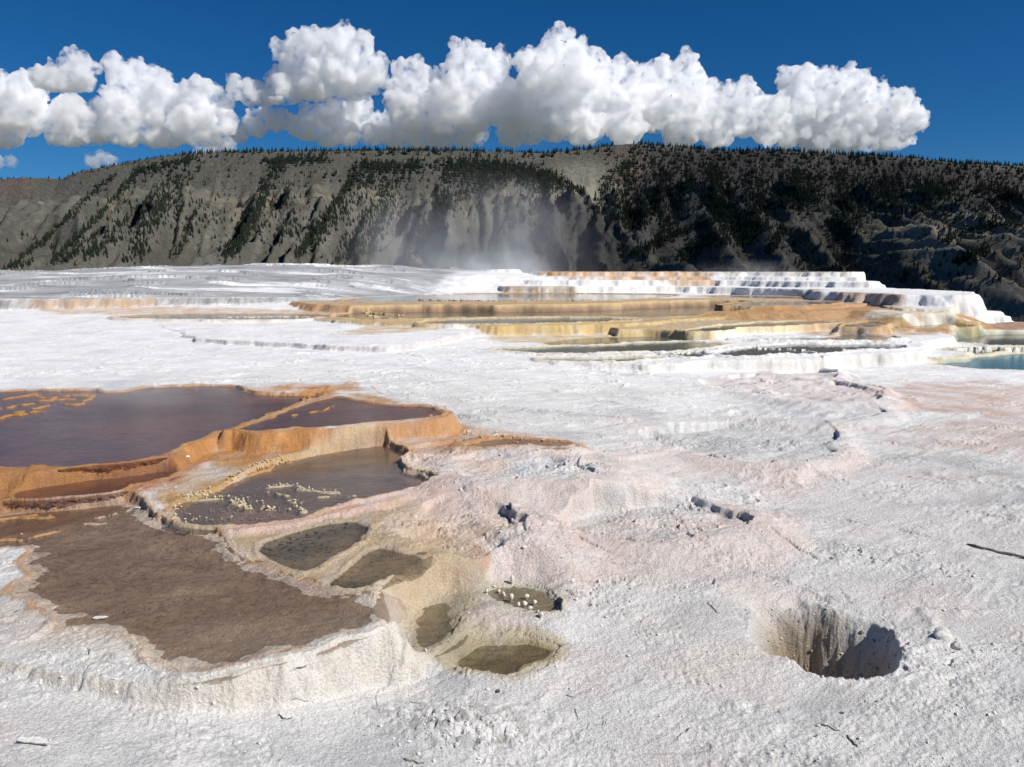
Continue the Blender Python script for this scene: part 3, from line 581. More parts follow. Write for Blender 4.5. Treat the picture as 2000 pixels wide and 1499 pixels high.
# ---- fall of the terraces to the valley behind
plat = pts([('d',-6000,-60),('d',-2200,30),('d',-1200,60),('d',-400,66),('d',100,62),('d',500,64),('d',760,66),('d',900,67),('d',1010,70),('d',1200,73),('d',1600,73),('d',1672,62),('d',1676,55),('d',1735,50),('d',1790,46),('d',1892,42),('d',1958,42),('d',1962,38.5),('d',2010,37),('d',2200,36),('d',2600,30)], 0)
plat = np.vstack([plat, np.array([(60, 0), (60, -60), (-90, -60), (-90, 20)], np.float32)])
plat = plat[1:]
s = signed(plat, WX, WY)
t = np.maximum(-s, 0)
H = np.where(s > 0, H, np.maximum(np.minimum(H, 2.2 + H * 0) * (1 - ss(0, 3, t)) + H * 0, -80) + np.where(s > 0, 0, -np.minimum(t * .75 + .6 * ss(0, .6, t), 66) * 1.0)).astype(np.float32)
# ---- relief
amp = Rough * (1 - .6 * ss(30, 60, D))
ra_ = X * .80 + Y * .60; rb_ = -X * .60 + Y * .80
rip = fbm(ra_ * .9 + .5 * cn2, rb_ * 4.2 + .8 * cn1, 4, 106, .6)
H += .030 * rip * amp * ss(-.4, .3, cn3 + .1) * (1 - .4 * ss(12, 30, D))
H += .014 * fbm(X * .8, Y * .8, 3, 101) * amp * (1 + far)
r1 = fbm(X * 3.1 + 3 * cn1, Y * 4.2, 4, 111)
H += .009 * r1 * amp
zone = .35 + .95 * ss(-.25, .25, fbm(X * .8, Y * 1.1, 3, 122))
amp = amp * zone
cr_ = fbm(X * 1.3, Y * 1.9, 3, 121)
crumb = ss(.0, .35, cr_ + .12 * (Rough - 1))                      # where the crust is broken into crumbs
pop = np.abs(fbm(X * 14, Y * 14, 2, 131))
H += (.007 + .016 * crumb) * (.35 - pop) * amp * (1 - ss(12, 25, D) * .5) * .8
H += .0045 * perlin(X * 26, Y * 26, 141) * amp * (1 - ss(9, 14, D))
# hairline steps: low wavy ledges crossing the crust
st = fbm(X * .55 + .6 * cn2, Y * .95 + .35 * cn1, 3, 151) * 4.2
fr_ = st - np.floor(st)
H += .028 * ss(-.1, .3, cn3) * (ss(0, .10, fr_) - fr_) * amp * (1 - ss(0, .02, Wet) * .0) * np.where(Rough < .6, 0, 1) * ss(4.0, 5.5, D) * .8
ck = np.exp(-(np.abs(perlin(X * 1.1 + .5 * cn2, Y * 1.5 + .4 * cn1, 166)) / .012) ** 2) * ss(.02, .3, fbm(X * .7 + 4, Y * .7, 2, 167)) * (Rough > .6) * (D < 16)
H -= .014 * ck
C *= (1 - .40 * ck)[:, None]
# low meandering rims left by old run-off
F_ = (BASE0 * 5.5 + .55 * fbm(X * .8, Y * .8, 3, 156) + .10 * cn2); f2_ = F_ - np.floor(F_)
rim_ = np.exp(-((f2_ - .5) / .045) ** 2) * ss(-.12, .2, fbm(X * .5 + 3, Y * .6, 3, 157)) * (Rough > .6) * ss(4.2, 5.5, D) * (1 - ss(20, 32, D))
H += .034 * rim_ * (.7 + .8 * fbm(X * 9, Y * 9, 3, 158))
# crumbly mound at the bottom edge
mx_, my_ = at(900, 1450, .0)
q = np.hypot((X - mx_) / .55, (Y - my_) / .28)
mm = np.exp(-q ** 2 * 1.2)
H += .06 * mm + .075 * mm * np.minimum(.1, fbm(X * 15, Y * 15, 3, 161))
blend(np.arange(len(X)), (.36,.35,.32), .75 * mm * ss(.0, .3, fbm(X * 9, Y * 9, 3, 162)))
bumpm = ss(.1, .4, fbm(X * 9 + 3, Y * 9, 3, 163)) * ss(-.05, .25, cn3); C *= (1 - .10 * bumpm * (D < 14))[:, None]
C *= (1 - .12 * mm * ss(-.1, .3, fbm(X * 9, Y * 9, 3, 162)))[:, None]
C = np.clip(C, .02, .93)

def grid_mesh(name, nr, na, XX, YY, ZZ, ring=True):
    idx = np.arange(nr * na, dtype=np.int32).reshape(nr, na)
    if ring:
        nx = np.roll(idx, -1, axis=1)
        a, b, c, d = idx[:-1], nx[:-1], nx[1:], idx[1:]
    else:
        a, b, c, d = idx[:-1, :-1], idx[:-1, 1:], idx[1:, 1:], idx[1:, :-1]
    q = np.stack([a, b, c, d], -1).reshape(-1, 4)
    return mesh_from(name, np.stack([XX, YY, ZZ], -1), q)
def mesh_from(name, V, Q, smooth=True):
    me = bpy.data.meshes.new(name)
    n = Q.shape[1]
    me.vertices.add(len(V)); me.vertices.foreach_set('co', np.ascontiguousarray(V, np.float32).ravel())
    me.loops.add(Q.size); me.loops.foreach_set('vertex_index', np.ascontiguousarray(Q, np.int32).ravel())
    me.polygons.add(len(Q)); me.polygons.foreach_set('loop_start', np.arange(0, Q.size, n, dtype=np.int32))
    me.polygons.foreach_set('loop_total', np.full(len(Q), n, np.int32))
    me.polygons.foreach_set('use_smooth', np.full(len(Q), smooth, bool))
    me.update(calc_edges=True)
    return me
def set_col(me, name, arr):
    a = me.color_attributes.new(name, 'FLOAT_COLOR', 'POINT')
    rgba = np.ones((len(me.vertices), 4), np.float32)
    if arr.ndim == 1: rgba[:, :3] = arr[:, None]
    else: rgba[:, :3] = arr
    a.data.foreach_set('color', rgba.ravel())
def link(name, me, mat=None, parent=None):
    o = bpy.data.objects.new(name, me); COL.objects.link(o)
    if mat: me.materials.append(mat)
    if parent: o.parent = parent
    return o

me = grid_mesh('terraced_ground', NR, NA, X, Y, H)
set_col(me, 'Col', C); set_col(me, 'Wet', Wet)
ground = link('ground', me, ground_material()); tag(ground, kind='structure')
H2 = H.reshape(NR, NA)
lograd = np.log(rad)
def ground_z(x, y):
    r = math.log(max(math.hypot(x, y), .31)); a = math.atan2(x, y)
    i = int(np.clip(np.searchsorted(lograd, r) - 1, 0, NR - 2)); j = int(np.clip(np.searchsorted(az, a) - 1, 0, NA - 2))
    u = (r - lograd[i]) / (lograd[i + 1] - lograd[i]); v = (a - az[j]) / (az[j + 1] - az[j])
    return float((H2[i, j] * (1 - v) + H2[i, j + 1] * v) * (1 - u) + (H2[i + 1, j] * (1 - v) + H2[i + 1, j + 1] * v) * u)
def on_ground(px, py):
    """walk the sight line of a photograph pixel to the terrain"""
    d = ray(px, py); t = 3.0
    while t < 90:
        x, y, z = d[0] * t, d[1] * t, EYE + d[2] * t
        if z < ground_z(x, y): return Vector((x, y, ground_z(x, y)))
        t += .01 * t * .5
    return Vector((d[0] * t, d[1] * t, 0))

# ---- water sheets, cut from the same rings so the shoreline is where ground meets water
WM = {'brown': water_material('shallow_brown_water', (.96, .89, .83), .38, (.33, .25, .20), .12, .03, gl=.28),
      'clear': water_material('clear_shallow_water', (.97, .92, .84), .08, (.27, .24, .18), .10, .12, gl=.6),
      'steamy': water_material('warm_pool_water', (.94, .90, .84), .12, (.28, .235, .20), .22, .2, gl=.65),
      'purple': water_material('purple_pool_water', (.84, .70, .66), .12, (.34, .18, .145), .22, .45, gl=.8),
      'green': water_material('grey_green_water', (.82, .84, .80), .07, (.29, .30, .265), .55, .12, gl=.8),
      'blue': water_material('blue_pool_water', (.45, .80, .88), .10, (.17, .38, .44), .65, .3, gl=.6)}
Hq = H2
for name, z, i, s, kind in POOLS:
    zw = z - .012 if z < 1.0 and name == 'pool' else z - .012
    m = np.zeros(NR * NA, bool); m[i[(s > -.12)]] = True
    m2 = m.reshape(NR, NA)
    cell = m2[:-1] & m2[1:]
    cell = cell & np.roll(cell, -1, 1)
    low = (H2 < zw + .002)
    lowc = low[:-1] | low[1:]; lowc = lowc | np.roll(lowc, -1, 1)
    rr_, aa_ = np.nonzero(cell & lowc)
    if len(rr_) < 4: continue
    a = rr_ * NA + aa_; b = rr_ * NA + (aa_ + 1) % NA; c = (rr_ + 1) * NA + (aa_ + 1) % NA; d = (rr_ + 1) * NA + aa_
    Q = np.stack([a, b, c, d], -1); uq, inv = np.unique(Q, return_inverse=True)
    V = np.stack([X[uq], Y[uq], np.full(len(uq), zw, np.float32)], -1)
    o = link('pool_water', mesh_from('pool_water', V, inv.reshape(-1, 4).astype(np.int32)), WM[kind])
    tag(o, kind='structure')

# ------------------------------------------------------------------ mountain
def mount_profile():
    sky_l = [(-400,375),(-150,362),(0,353),(80,347),(120,349),(150,350),(180,337),(230,327),(280,317),(350,305),(430,299),(520,296),(600,296),(700,295),(800,294),(900,295),(1000,297),(1050,300),(1100,296),(1150,291),(1190,284),(1225,281),(1240,281),(1260,283),(1340,291),(1420,295),(1480,293),(1550,298),(1650,303),(1750,309),(1850,320),(1950,324),(2000,327),(2150,332),(2500,345)]
    return np.array([p[0] for p in sky_l], float), np.array([p[1] for p in sky_l], float)
YR, YB, ZB = 1950.0, 1080.0, -75.0          # ridge line and foot of the slope
def ridge_z(x):
    px = 1000 + x / YR * FPX * CP
    pxs, pys = mount_profile()
    py = np.interp(px, pxs, pys)
    v = (749.5 - py) / FPX
    return EYE + YR * (-SP + v * CP) / (CP + v * SP)
def mz(x, y):
    """height of the mountain"""
    x = np.asarray(x, np.float32); y = np.asarray(y, np.float32)
    shp = x.shape; x = x.ravel(); y = y.ravel()
    k = (YR - y) / (YR - YB)                               # 0 ridge .. 1 foot
    rz = ridge_z(x)
    wx = x + 40 * fbm(x / 420, y / 420, 3, 301) - 150 * np.clip(k, -1, 1.3) * ss(200, -700, x) + 190 * np.clip(k, -1, 1.3) * ss(100, 700, x) * -1
    kk = np.clip(k, 0, 1.25)
    prof = 1 - (.30 * ss(0, .10, kk) * .55 + kk * .835 * (1 - .0 * kk)) ** .92
    z = ZB + (rz - ZB) * np.clip(prof, -.02, 1)
    g1 = 1 - np.abs(perlin(wx / 175, y / 900, 311)) * 2.1      # spurs
    g2 = 1 - np.abs(perlin(wx / 70 + 9, y / 420, 312)) * 2.1
    g3 = 1 - np.abs(perlin(wx / 28 + 3, y / 200, 313)) * 2.0
    am = ss(.02, .22, kk) * (1 - .55 * ss(.8, 1.15, kk))
    rt = ss(150, 700, x)
    z = z + am * ((42 + 34 * rt * ss(.35, .7, kk)) * (g1 - .45) + (30 + 12 * (1 - rt)) * (g2 - .5) + (11 + 5 * (1 - rt)) * (g3 - .5))
    z = z + 5 * fbm(x / 30, y / 30, 4, 321) * ss(.0, .1, kk) + 1.5 * np.sin(z / 3.2) * ss(.05, .3, kk)
    # strata ledges and the columned cliff under the rim on the right
    st_ = z / 17 + .4 * fbm(x / 200, y / 200, 2, 322); fs = st_ - np.floor(st_)
    z = z + 4.5 * (ss(0, .3, fs) - fs) * ss(.1, .25, kk) * (1 - ss(.6, .9, kk))
    cliff = ss(120, 330, x) * ss(.0, .02, kk) * (1 - ss(.10, .2, kk))
    z = z - cliff * (14 + 5 * perlin(x / 9, y / 50, 331))
    # foothills on the right
    fh = ss(300, 700, x) * ss(.45, .7, kk)
    z = z + fh * (26 * (1 - np.abs(perlin(x / 130 + .004 * y, y / 240, 341)) * 2) - 18)
    z = np.where(k < 0, rz + np.minimum(-k * 60, 20) - ss(0, 1.2, -k) * 60, z)
    z = z + (k > 1) * 0
    z = np.maximum(z * (1 - ss(1.05, 1.25, k)) + (ZB - 5) * ss(1.05, 1.25, k), ZB - 5 + 0 * z)
    return z.reshape(shp)
mx = np.arange(-1900, 1901, 5.0); my = np.concatenate([np.linspace(-3000, 640, 14), np.linspace(700, 850, 6)[:-1], np.arange(850, 2030, 4.0), np.linspace(2040, 3200, 20)])
mx = np.concatenate([np.linspace(-9000, -1950, 24), mx, np.linspace(1950, 9000, 24)])
MX, MY = np.meshgrid(mx, my)
MZ = mz(MX, MY).astype(np.float32)
nrm = np.stack([-np.gradient(MZ, axis=1) / np.gradient(MX, axis=1), -np.gradient(MZ, axis=0) / np.gradient(MY, axis=0)], -1)
steep = np.hypot(nrm[..., 0], nrm[..., 1])
kk = (YR - MY) / (YR - YB)
mc = np.empty(MX.shape + (3,), np.float32)
n1 = fbm(MX.ravel() / 260, MY.ravel() / 260, 5, 401).reshape(MX.shape); n2 = fbm(MX.ravel() / 40, MY.ravel() / 60, 5, 402).reshape(MX.shape)
wxc = MX - 150 * np.clip(kk, -1, 1.3) * ss(200, -700, MX) - 190 * np.clip(kk, -1, 1.3) * ss(100, 700, MX)
scree = fbm((wxc / 13).ravel(), (MY / 260).ravel(), 4, 403, .6).reshape(MX.shape)
strat = np.sin(MZ / 3.4 + 2 * n1) * .5 + np.sin(MZ / 7.9 + 1) * .5
mc[:] = (.106, .101, .086)
mc *= (1 + .22 * n2 + .10 * strat * ss(.05, .3, kk) + .12 * n1 + .75 * scree * ss(.08, .3, kk))[..., None]
def mixm(col, f):
    global mc
    mc = mc * (1 - f[..., None]) + np.array(col, np.float32) * f[..., None]
mixm((.21, .185, .13), .7 * ss(.10, .16, kk) * (1 - ss(.2, .30, kk)) * ss(500, 100, MX) * ss(-.1, .3, n2 + .3 * strat))
mixm((.105, .105, .055), .65 * ss(.1, .4, n1 + .3 * ss(200, 800, MX)) * ss(1.1, .6, steep))
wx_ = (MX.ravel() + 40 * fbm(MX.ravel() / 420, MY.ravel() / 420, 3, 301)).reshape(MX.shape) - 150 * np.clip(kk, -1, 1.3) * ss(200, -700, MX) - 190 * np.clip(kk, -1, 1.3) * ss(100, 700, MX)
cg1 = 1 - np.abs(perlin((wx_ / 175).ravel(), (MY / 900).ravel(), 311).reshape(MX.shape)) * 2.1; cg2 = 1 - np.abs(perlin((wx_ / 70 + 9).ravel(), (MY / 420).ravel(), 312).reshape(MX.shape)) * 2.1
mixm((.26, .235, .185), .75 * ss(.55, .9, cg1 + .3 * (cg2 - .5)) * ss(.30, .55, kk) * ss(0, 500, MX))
mixm((.235, .225, .18), .85 * np.exp(-((MX - 165 - 60 * kk) / 75) ** 4) * ss(.02, .05, kk) * (1 - ss(.28, .42, kk)))
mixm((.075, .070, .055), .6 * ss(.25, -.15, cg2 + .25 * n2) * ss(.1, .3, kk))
cl = ss(120, 330, MX) * ss(.0, .015, kk) * (1 - ss(.12, .20, kk)); colu = perlin((MX / 7).ravel(), (MY / 60).ravel(), 404).reshape(MX.shape); mixm((.092, .080, .073), .9 * cl); mc *= (1 + .5 * colu * cl)[..., None]
mixm((.22, .12, .08), .7 * np.exp(-((MX - 430) / 26) ** 2 - ((kk - .2) / .10) ** 2))
mixm((.16, .11, .085), .5 * np.exp(-((MX - 265) / 40) ** 2 - ((kk - .06) / .04) ** 2))
mixm((.15, .10, .08), .5 * ss(-1050, -1180, MX) * ss(.0, .01, kk) * (1 - ss(.04, .07, kk)))
mixm((.13, .14, .08), 1.0 * ss(.0, -.01, kk))
V = np.stack([MX, MY, MZ], -1).reshape(-1, 3)
mid = np.arange(MX.size, dtype=np.int32).reshape(MX.shape)
Q = np.stack([mid[:-1, :-1], mid[:-1, 1:], mid[1:, 1:], mid[1:, :-1]], -1).reshape(-1, 4)
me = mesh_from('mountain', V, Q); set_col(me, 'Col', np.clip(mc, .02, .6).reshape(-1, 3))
m, t, b = nodes('mountain_slope')
a_ = N(t, 'ShaderNodeAttribute', attribute_name='Col'); tc = N(t, 'ShaderNodeTexCoord')
nz = N(t, 'ShaderNodeTexNoise', Scale=.12, Detail=8.0, Roughness=.7); t.links.new(tc.outputs['Object'], nz.inputs['Vector'])
mr = N(t, 'ShaderNodeMapRange'); t.links.new(nz.outputs['Fac'], mr.inputs['Value'])
for q_, x_ in zip(('From Min', 'From Max', 'To Min', 'To Max'), (.3, .7, .65, 1.3)): mr.inputs[q_].default_value = x_
sc_ = N(t, 'ShaderNodeVectorMath', operation='SCALE'); t.links.new(a_.outputs['Color'], sc_.inputs[0]); t.links.new(mr.outputs[0], sc_.inputs['Scale'])
t.links.new(sc_.outputs[0], b.inputs['Base Color']); b.inputs['Roughness'].default_value = .95; b.inputs['Specular IOR Level'].default_value = .1
bp = N(t, 'ShaderNodeBump', Strength=1.0, Distance=4.0); t.links.new(nz.outputs['Fac'], bp.inputs['Height']); t.links.new(bp.outputs[0], b.inputs['Normal'])
hills = link('mountain', me, m); tag(hills, kind='structure')
# the country beyond, down to the horizon
me = bpy.data.meshes.new('valley_floor')
me.from_pydata([(-40000, -40000, ZB - 6), (40000, -40000, ZB - 6), (40000, 40000, ZB - 6), (-40000, 40000, ZB - 6)], [], [(0, 1, 2, 3)])
vf = link('valley_floor', me, simple('valley_grass', (.12, .12, .07), .95, 0, .01)); tag(vf, kind='structure')

# ------------------------------------------------------------------ conifers
def mz_fast(x, y):
    i = np.clip(np.searchsorted(my, y) - 1, 0, len(my) - 2); j = np.clip(np.searchsorted(mx, x) - 1, 0, len(mx) - 2)
    u = (y - my[i]) / (my[i + 1] - my[i]); v = (x - mx[j]) / (mx[j + 1] - mx[j])
    return (MZ[i, j] * (1 - v) + MZ[i, j + 1] * v) * (1 - u) + (MZ[i + 1, j] * (1 - v) + MZ[i + 1, j + 1] * v) * u
def hit_mountain(px, py):
    """sight lines to points on the slope"""
    px = np.asarray(px, float); py = np.asarray(py, float)
    u = (px - 1000) / FPX; v = (749.5 - py) / FPX
    dy = CP + v * SP; dz = (-SP + v * CP) / dy; dx = u / dy
    Yv = np.full(px.shape, 860.0); done = np.zeros(px.shape, bool); res = np.full(px.shape, np.nan)
    while Yv.min() < 2010 and not done.all():
        below = (EYE + dz * Yv) < mz_fast(dx * Yv, Yv)
        new = below & ~done
        res[new] = Yv[new]; done |= new
        Yv = Yv + 4
    return dx * res, res
# strokes of forest seen on the slope: (polyline in the photograph, half width px, count)
STR = [([(0,545),(90,470),(190,375),(225,345)],5,90),([(100,520),(180,440),(255,360),(280,330)],6,120),([(130,515),(200,450)],6,30),([(170,510),(240,440),(300,395)],8,60),
 ([(60,520),(20,530)],4,8),([(260,515),(300,440),(340,370),(350,340)],16,120),([(340,510),(370,450),(395,400)],10,35),([(270,340),(380,315)],14,80),([(340,330),(300,420),(200,480)],40,90),
 ([(440,510),(490,430),(530,350),(560,310)],14,200),([(470,480),(520,390)],9,80),([(580,510),(640,420),(700,340)],8,150),([(610,480),(690,390),(720,350)],14,90),([(520,320),(640,315)],14,90),
 ([(560,360),(560,470)],28,50),([(660,520),(730,420),(790,340)],24,150),([(740,330),(760,420),(700,500)],26,150),([(800,500),(850,420),(880,340)],14,120),([(860,330),(1000,330),(1060,350)],22,320),
 ([(900,350),(980,345),(1090,370)],26,260),([(1060,340),(1140,380)],9,70),([(820,330),(700,330)],16,160),([(860,400),(960,360)],22,90),([(1080,345),(1050,400)],14,60),([(1010,440),(1060,390)],10,30),([(1160,420),(1200,330)],10,35),([(1150,450),(1190,400),(1180,350)],8,25),
 ([(1230,320),(1210,400),(1230,450)],18,180),([(1300,330),(1280,400),(1240,440)],26,260),([(1350,330),(1330,400),(1290,470)],14,120),([(1240,500),(1300,470),(1400,430)],11,130),([(1400,330),(1400,400),(1430,440)],26,260),
 ([(1480,350),(1480,430),(1380,480)],28,300),([(1560,340),(1560,400)],26,200),([(1640,340),(1660,420),(1650,480)],22,230),([(1620,430),(1660,500)],14,60),([(1720,360),(1740,400)],30,150),([(1800,370),(1850,380)],28,150),
 ([(1920,370),(1990,400)],28,140),([(1840,480),(1900,450),(1990,440)],14,60),([(1870,520),(1930,490)],11,50),([(1500,500),(1530,450)],9,60),([(1330,510),(1370,480)],14,60),([(1450,480),(1500,440)],16,90),
 ([(1600,380),(1500,400)],24,120),([(1950,440),(1700,400)],40,90),([(1560,520),(1620,520)],20,12),([(1700,520),(1900,590)],40,30),([(1200,480),(1300,520)],20,20),([(200,400),(600,460)],70,90),([(1500,470),(1700,520)],30,40),([(40,470),(200,500)],30,16)]
tp = []
for line, wdt, cnt in STR:
    L = np.array(line, float); seg = np.hypot(*(L[1:] - L[:-1]).T); cum = np.concatenate([[0], np.cumsum(seg)])
    q = rng.random(int(cnt * 2.6)) * cum[-1]; x = np.interp(q, cum, L[:, 0]) + rng.normal(0, wdt * .66, len(q)); y = np.interp(q, cum, L[:, 1]) + rng.normal(0, wdt * .35, len(q))
    tp += list(zip(x, y))
tp += list(zip(rng.uniform(1225, 2040, 1300), rng.uniform(285, 385, 1300)))
tp += list(zip(rng.uniform(1180, 2040, 1500), rng.uniform(300, 430, 1500))) + list(zip(rng.uniform(1200, 2040, 350), rng.uniform(430, 560, 350))) + list(zip(rng.uniform(330, 1100, 500), rng.uniform(310, 470, 500)))
tp = np.array(tp); pxs, pys = mount_profile(); tp = tp[tp[:, 1] > np.interp(tp[:, 0], pxs, pys) + 2]
tx, ty = hit_mountain(tp[:, 0], tp[:, 1]); ok = ~np.isnan(tx)
T = [(x, y, 1) for x, y in zip(tx[ok], ty[ok])]
# forest along the rim
for j_ in range(2600):
    px = rng.uniform(-60, 2060)
    dens = np.interp(px, [-60, 0, 150, 160, 230, 400, 1050, 1150, 1185, 1195, 1225, 1240, 1400, 1410, 1470, 1480, 2060], [.3, .4, .3, .5, .8, 1, 1, 1, .9, .02, .02, 1, 1, .6, .6, 1, 1])
    if rng.random() > dens: continue
    y = YR + rng.uniform(-16, 34); T.append(((px - 1000) / FPX / CP * y, y, 1.0 if px > 380 else .62))
T = np.array(T)
TZ = mz_fast(T[:, 0], T[:, 1])
def conifer_arrays(seed, n=7, tiers=6):
    r = np.random.default_rng(seed); V = []; F = []
    V += [(0, 0, 1.0)]
    # ragged whorls of drooping boughs round a tapered stem
    for k in range(tiers):
        z0 = .10 + .86 * (k / tiers) ; rr0 = .21 * (1 - k / tiers) ** .85 + .02
        zt = min(z0 + .30, 1.0)
        c = len(V); V.append((r.normal(0, .01), r.normal(0, .01), zt))
        ph = r.random() * 6.28
        m_ = n * 2
        for j in range(m_):
            a = ph + j * 2 * math.pi / m_; q = rr0 * (1.15 if j % 2 == 0 else .55) * r.uniform(.75, 1.25)
            V.append((math.cos(a) * q, math.sin(a) * q, z0 + r.uniform(-.05, .05) + (.05 if j % 2 else 0)))
        for j in range(m_): F.append((c, c + 1 + j, c + 1 + (j + 1) % m_))
    c = len(V)
    for z_, q in ((-.05, .022), (.5, .012)):
        for j in range(4): V.append((math.cos(j * 1.57) * q, math.sin(j * 1.57) * q, z_))
    for j in range(4):
        k = (j + 1) % 4; F.append((c + j, c + k, c + 4 + k)); F.append((c + j, c + 4 + k, c + 4 + j))
    return np.array(V, np.float32), np.array(F, np.int32)
leaf = simple('conifer_needles', (.022, .030, .020), .9, 0, .3, .35, .1)
protos = [conifer_arrays(500 + k, 4 + k % 3, 5 + k % 2) for k in range(5)]
hs_ = (4.5 + 9.5 * rng.random(len(T)) ** 1.5) * T[:, 2] * np.where(rng.random(len(T)) < .15, .6, 1.0)
size = hs_ / T[:, 1]; order = np.argsort(-size)
big = order[:300]; rest = order[300:]
pm = []
for k, (v, f) in enumerate(protos):
    me = mesh_from('conifer', v, f, False); me.materials.append(leaf); pm.append(me)
def where_label(px, py, h):
    pxs, pys = mount_profile()
    rim = py < np.interp(px, pxs, pys) + 9
    side = 'far left' if px < 330 else 'left' if px < 700 else 'middle' if px < 1150 else 'right of the middle' if px < 1500 else 'right' if px < 1780 else 'far right'
    return ('tall dark conifer in the row on the mountain rim, ' if rim else 'dark conifer on the open mountain slope, ') + side + ' part of the ridge'
for n_, i_ in enumerate(big):
    x, y = T[i_, 0], T[i_, 1]; z = TZ[i_]
    o = link('conifer', pm[n_ % 5]); o.location = (x, y, z - .3)
    o.rotation_euler = (0, 0, rng.random() * 6.28); h = hs_[i_]; wv = rng.uniform(.7, 1.1); o.scale = (h * wv, h * wv, h)
    dd = y * CP - (z - EYE) * SP; px = 1000 + FPX * x / dd; py = 749.5 - FPX * ((z - EYE) * CP + y * SP) / dd
    tag(o, where_label(px, py, h), 'tree', 'conifers on the mountain, ' + where_label(px, py, h).split(',')[0].split(' on the ')[-1] + where_label(px, py, h).split(',')[1])
VV = []; FF = []; off = 0
for n_, i_ in enumerate(rest):
    v, f = protos[n_ % 5]; h = hs_[i_]; wv = rng.uniform(.7, 1.15); a = rng.random() * 6.28; ca_, sa_ = math.cos(a), math.sin(a)
    q = np.stack([(v[:, 0] * ca_ - v[:, 1] * sa_) * h * wv + T[i_, 0], (v[:, 0] * sa_ + v[:, 1] * ca_) * h * wv + T[i_, 1], v[:, 2] * h + TZ[i_] - .3], -1)
    VV.append(q); FF.append(f + off); off += len(v)
fo = link('conifer_forest', mesh_from('conifer_forest', np.vstack(VV), np.vstack(FF), False), leaf)
tag(fo, 'dark conifer forest covering the rim and gullies of the mountain', 'forest', kind='stuff')
print('trees', len(T))

# ------------------------------------------------------------------ clouds: lit volumes inside lobed shells
ico = bmesh.new(); bmesh.ops.create_icosphere(ico, subdivisions=2, radius=1.0)
IV = np.array([v.co[:] for v in ico.verts], np.float32); IF = np.array([[v.index for v in f.verts] for f in ico.faces], np.int32); ico.free()
YC = 7000.0
def cloud_mat(name, dens, col=(.995, .995, 1.0)):
    m = bpy.data.materials.new(name); m.use_nodes = True; t = m.node_tree; t.nodes.clear()
    out = N(t, 'ShaderNodeOutputMaterial'); v = N(t, 'ShaderNodeVolumePrincipled')
    v.inputs['Density'].default_value = dens; v.inputs['Color'].default_value = (*col, 1); v.inputs['Anisotropy'].default_value = .2
    # torn, billowed vapour: thick inside, dissolving where the noise runs out
    tc = N(t, 'ShaderNodeTexCoord'); nz = N(t, 'ShaderNodeTexNoise', Scale=.012, Detail=7.0, Roughness=.66); t.links.new(tc.outputs['Object'], nz.inputs['Vector'])
    f = N(t, 'ShaderNodeMapRange'); t.links.new(nz.outputs['Fac'], f.inputs['Value'])
    for q_, x_ in zip(('From Min', 'From Max', 'To Min', 'To Max'), (.43, .64, .0, dens)): f.inputs[q_].default_value = x_
    t.links.new(f.outputs[0], v.inputs['Density'])
    t.links.new(v.outputs[0], out.inputs['Volume']); return m
CM = cloud_mat('cumulus_vapour', .065); CM2 = cloud_mat('small_cloud_vapour', .02)
ctex = bpy.data.textures.new('billows', 'CLOUDS'); ctex.noise_scale = 120; ctex.noise_depth = 5
ctex2 = bpy.data.textures.new('small_billows', 'CLOUDS'); ctex2.noise_scale = 42; ctex2.noise_depth = 3
def cloud(blobs, Yd, base, label, mat=CM, seed=0, vox=9.5, disp=64.0):
    r = np.random.default_rng(900 + seed); k = Yd / FPX / CP
    P = []
    for (px, py, rp) in blobs:
        d = ray(px, py); t_ = Yd / d[1]
        c = np.array([d[0] * t_, Yd + r.normal(0, .35) * rp * k, EYE + d[2] * t_]); R0 = rp * k
        P.append((c, R0 * .92))
        for _ in range(11):
            n = r.normal(0, 1, 3); n /= np.linalg.norm(n); n[2] = n[2] * .9 + .25; n[1] -= .25
            c1 = c + n * R0 * .74; R1 = R0 * r.uniform(.30, .46); P.append((c1, R1))
            for _ in range(5):
                n2 = n * .8 + r.normal(0, .75, 3); n2 /= np.linalg.norm(n2)
                c2 = c1 + n2 * R1 * .9; R2 = R1 * r.uniform(.26, .46); P.append((c2, R2))
    d = ray(1000, base); zb = EYE + d[2] * Yd / d[1]
    V = []; F = []; o_ = 0
    for c, q in P:
        if q < vox * .7: continue
        v = IV * q + c; v[:, 2] = np.where(v[:, 2] < zb, zb + (v[:, 2] - zb) * .16, v[:, 2])
        V.append(v); F.append(IF + o_); o_ += len(v)
    V = np.vstack(V); org = V.mean(0)
    o = link('cloud', mesh_from('cloud', V - org, np.vstack(F)), mat); o.location = org
    rm = o.modifiers.new('fuse', 'REMESH'); rm.mode = 'VOXEL'; rm.voxel_size = vox
    dm = o.modifiers.new('billow', 'DISPLACE'); dm.texture = ctex; dm.strength = disp; dm.mid_level = .5; dm.texture_coords = 'LOCAL'
    d2 = o.modifiers.new('billow_small', 'DISPLACE'); d2.texture = ctex2; d2.strength = disp * .4; d2.mid_level = .5; d2.texture_coords = 'LOCAL'
    tag(o, label, 'cloud', 'cumulus clouds above the mountain')
    return o
cloud([(-90,230,60),(-40,205,50),(5,200,42),(45,175,36),(70,160,26),(60,225,50),(110,225,46),(165,245,44),(-20,250,50),(120,262,36),(190,270,34)], YC, 282, 'grey and white cumulus bank running off the left edge of the sky', seed=1)
cloud([(75,150,20),(105,155,30),(140,155,36),(172,158,24),(148,118,22),(135,112,14),(165,125,16),(120,172,24),(190,135,10)], YC * .92, 180, 'small dark grey cloud with a knob on top before the left cumulus bank', seed=2, vox=10)
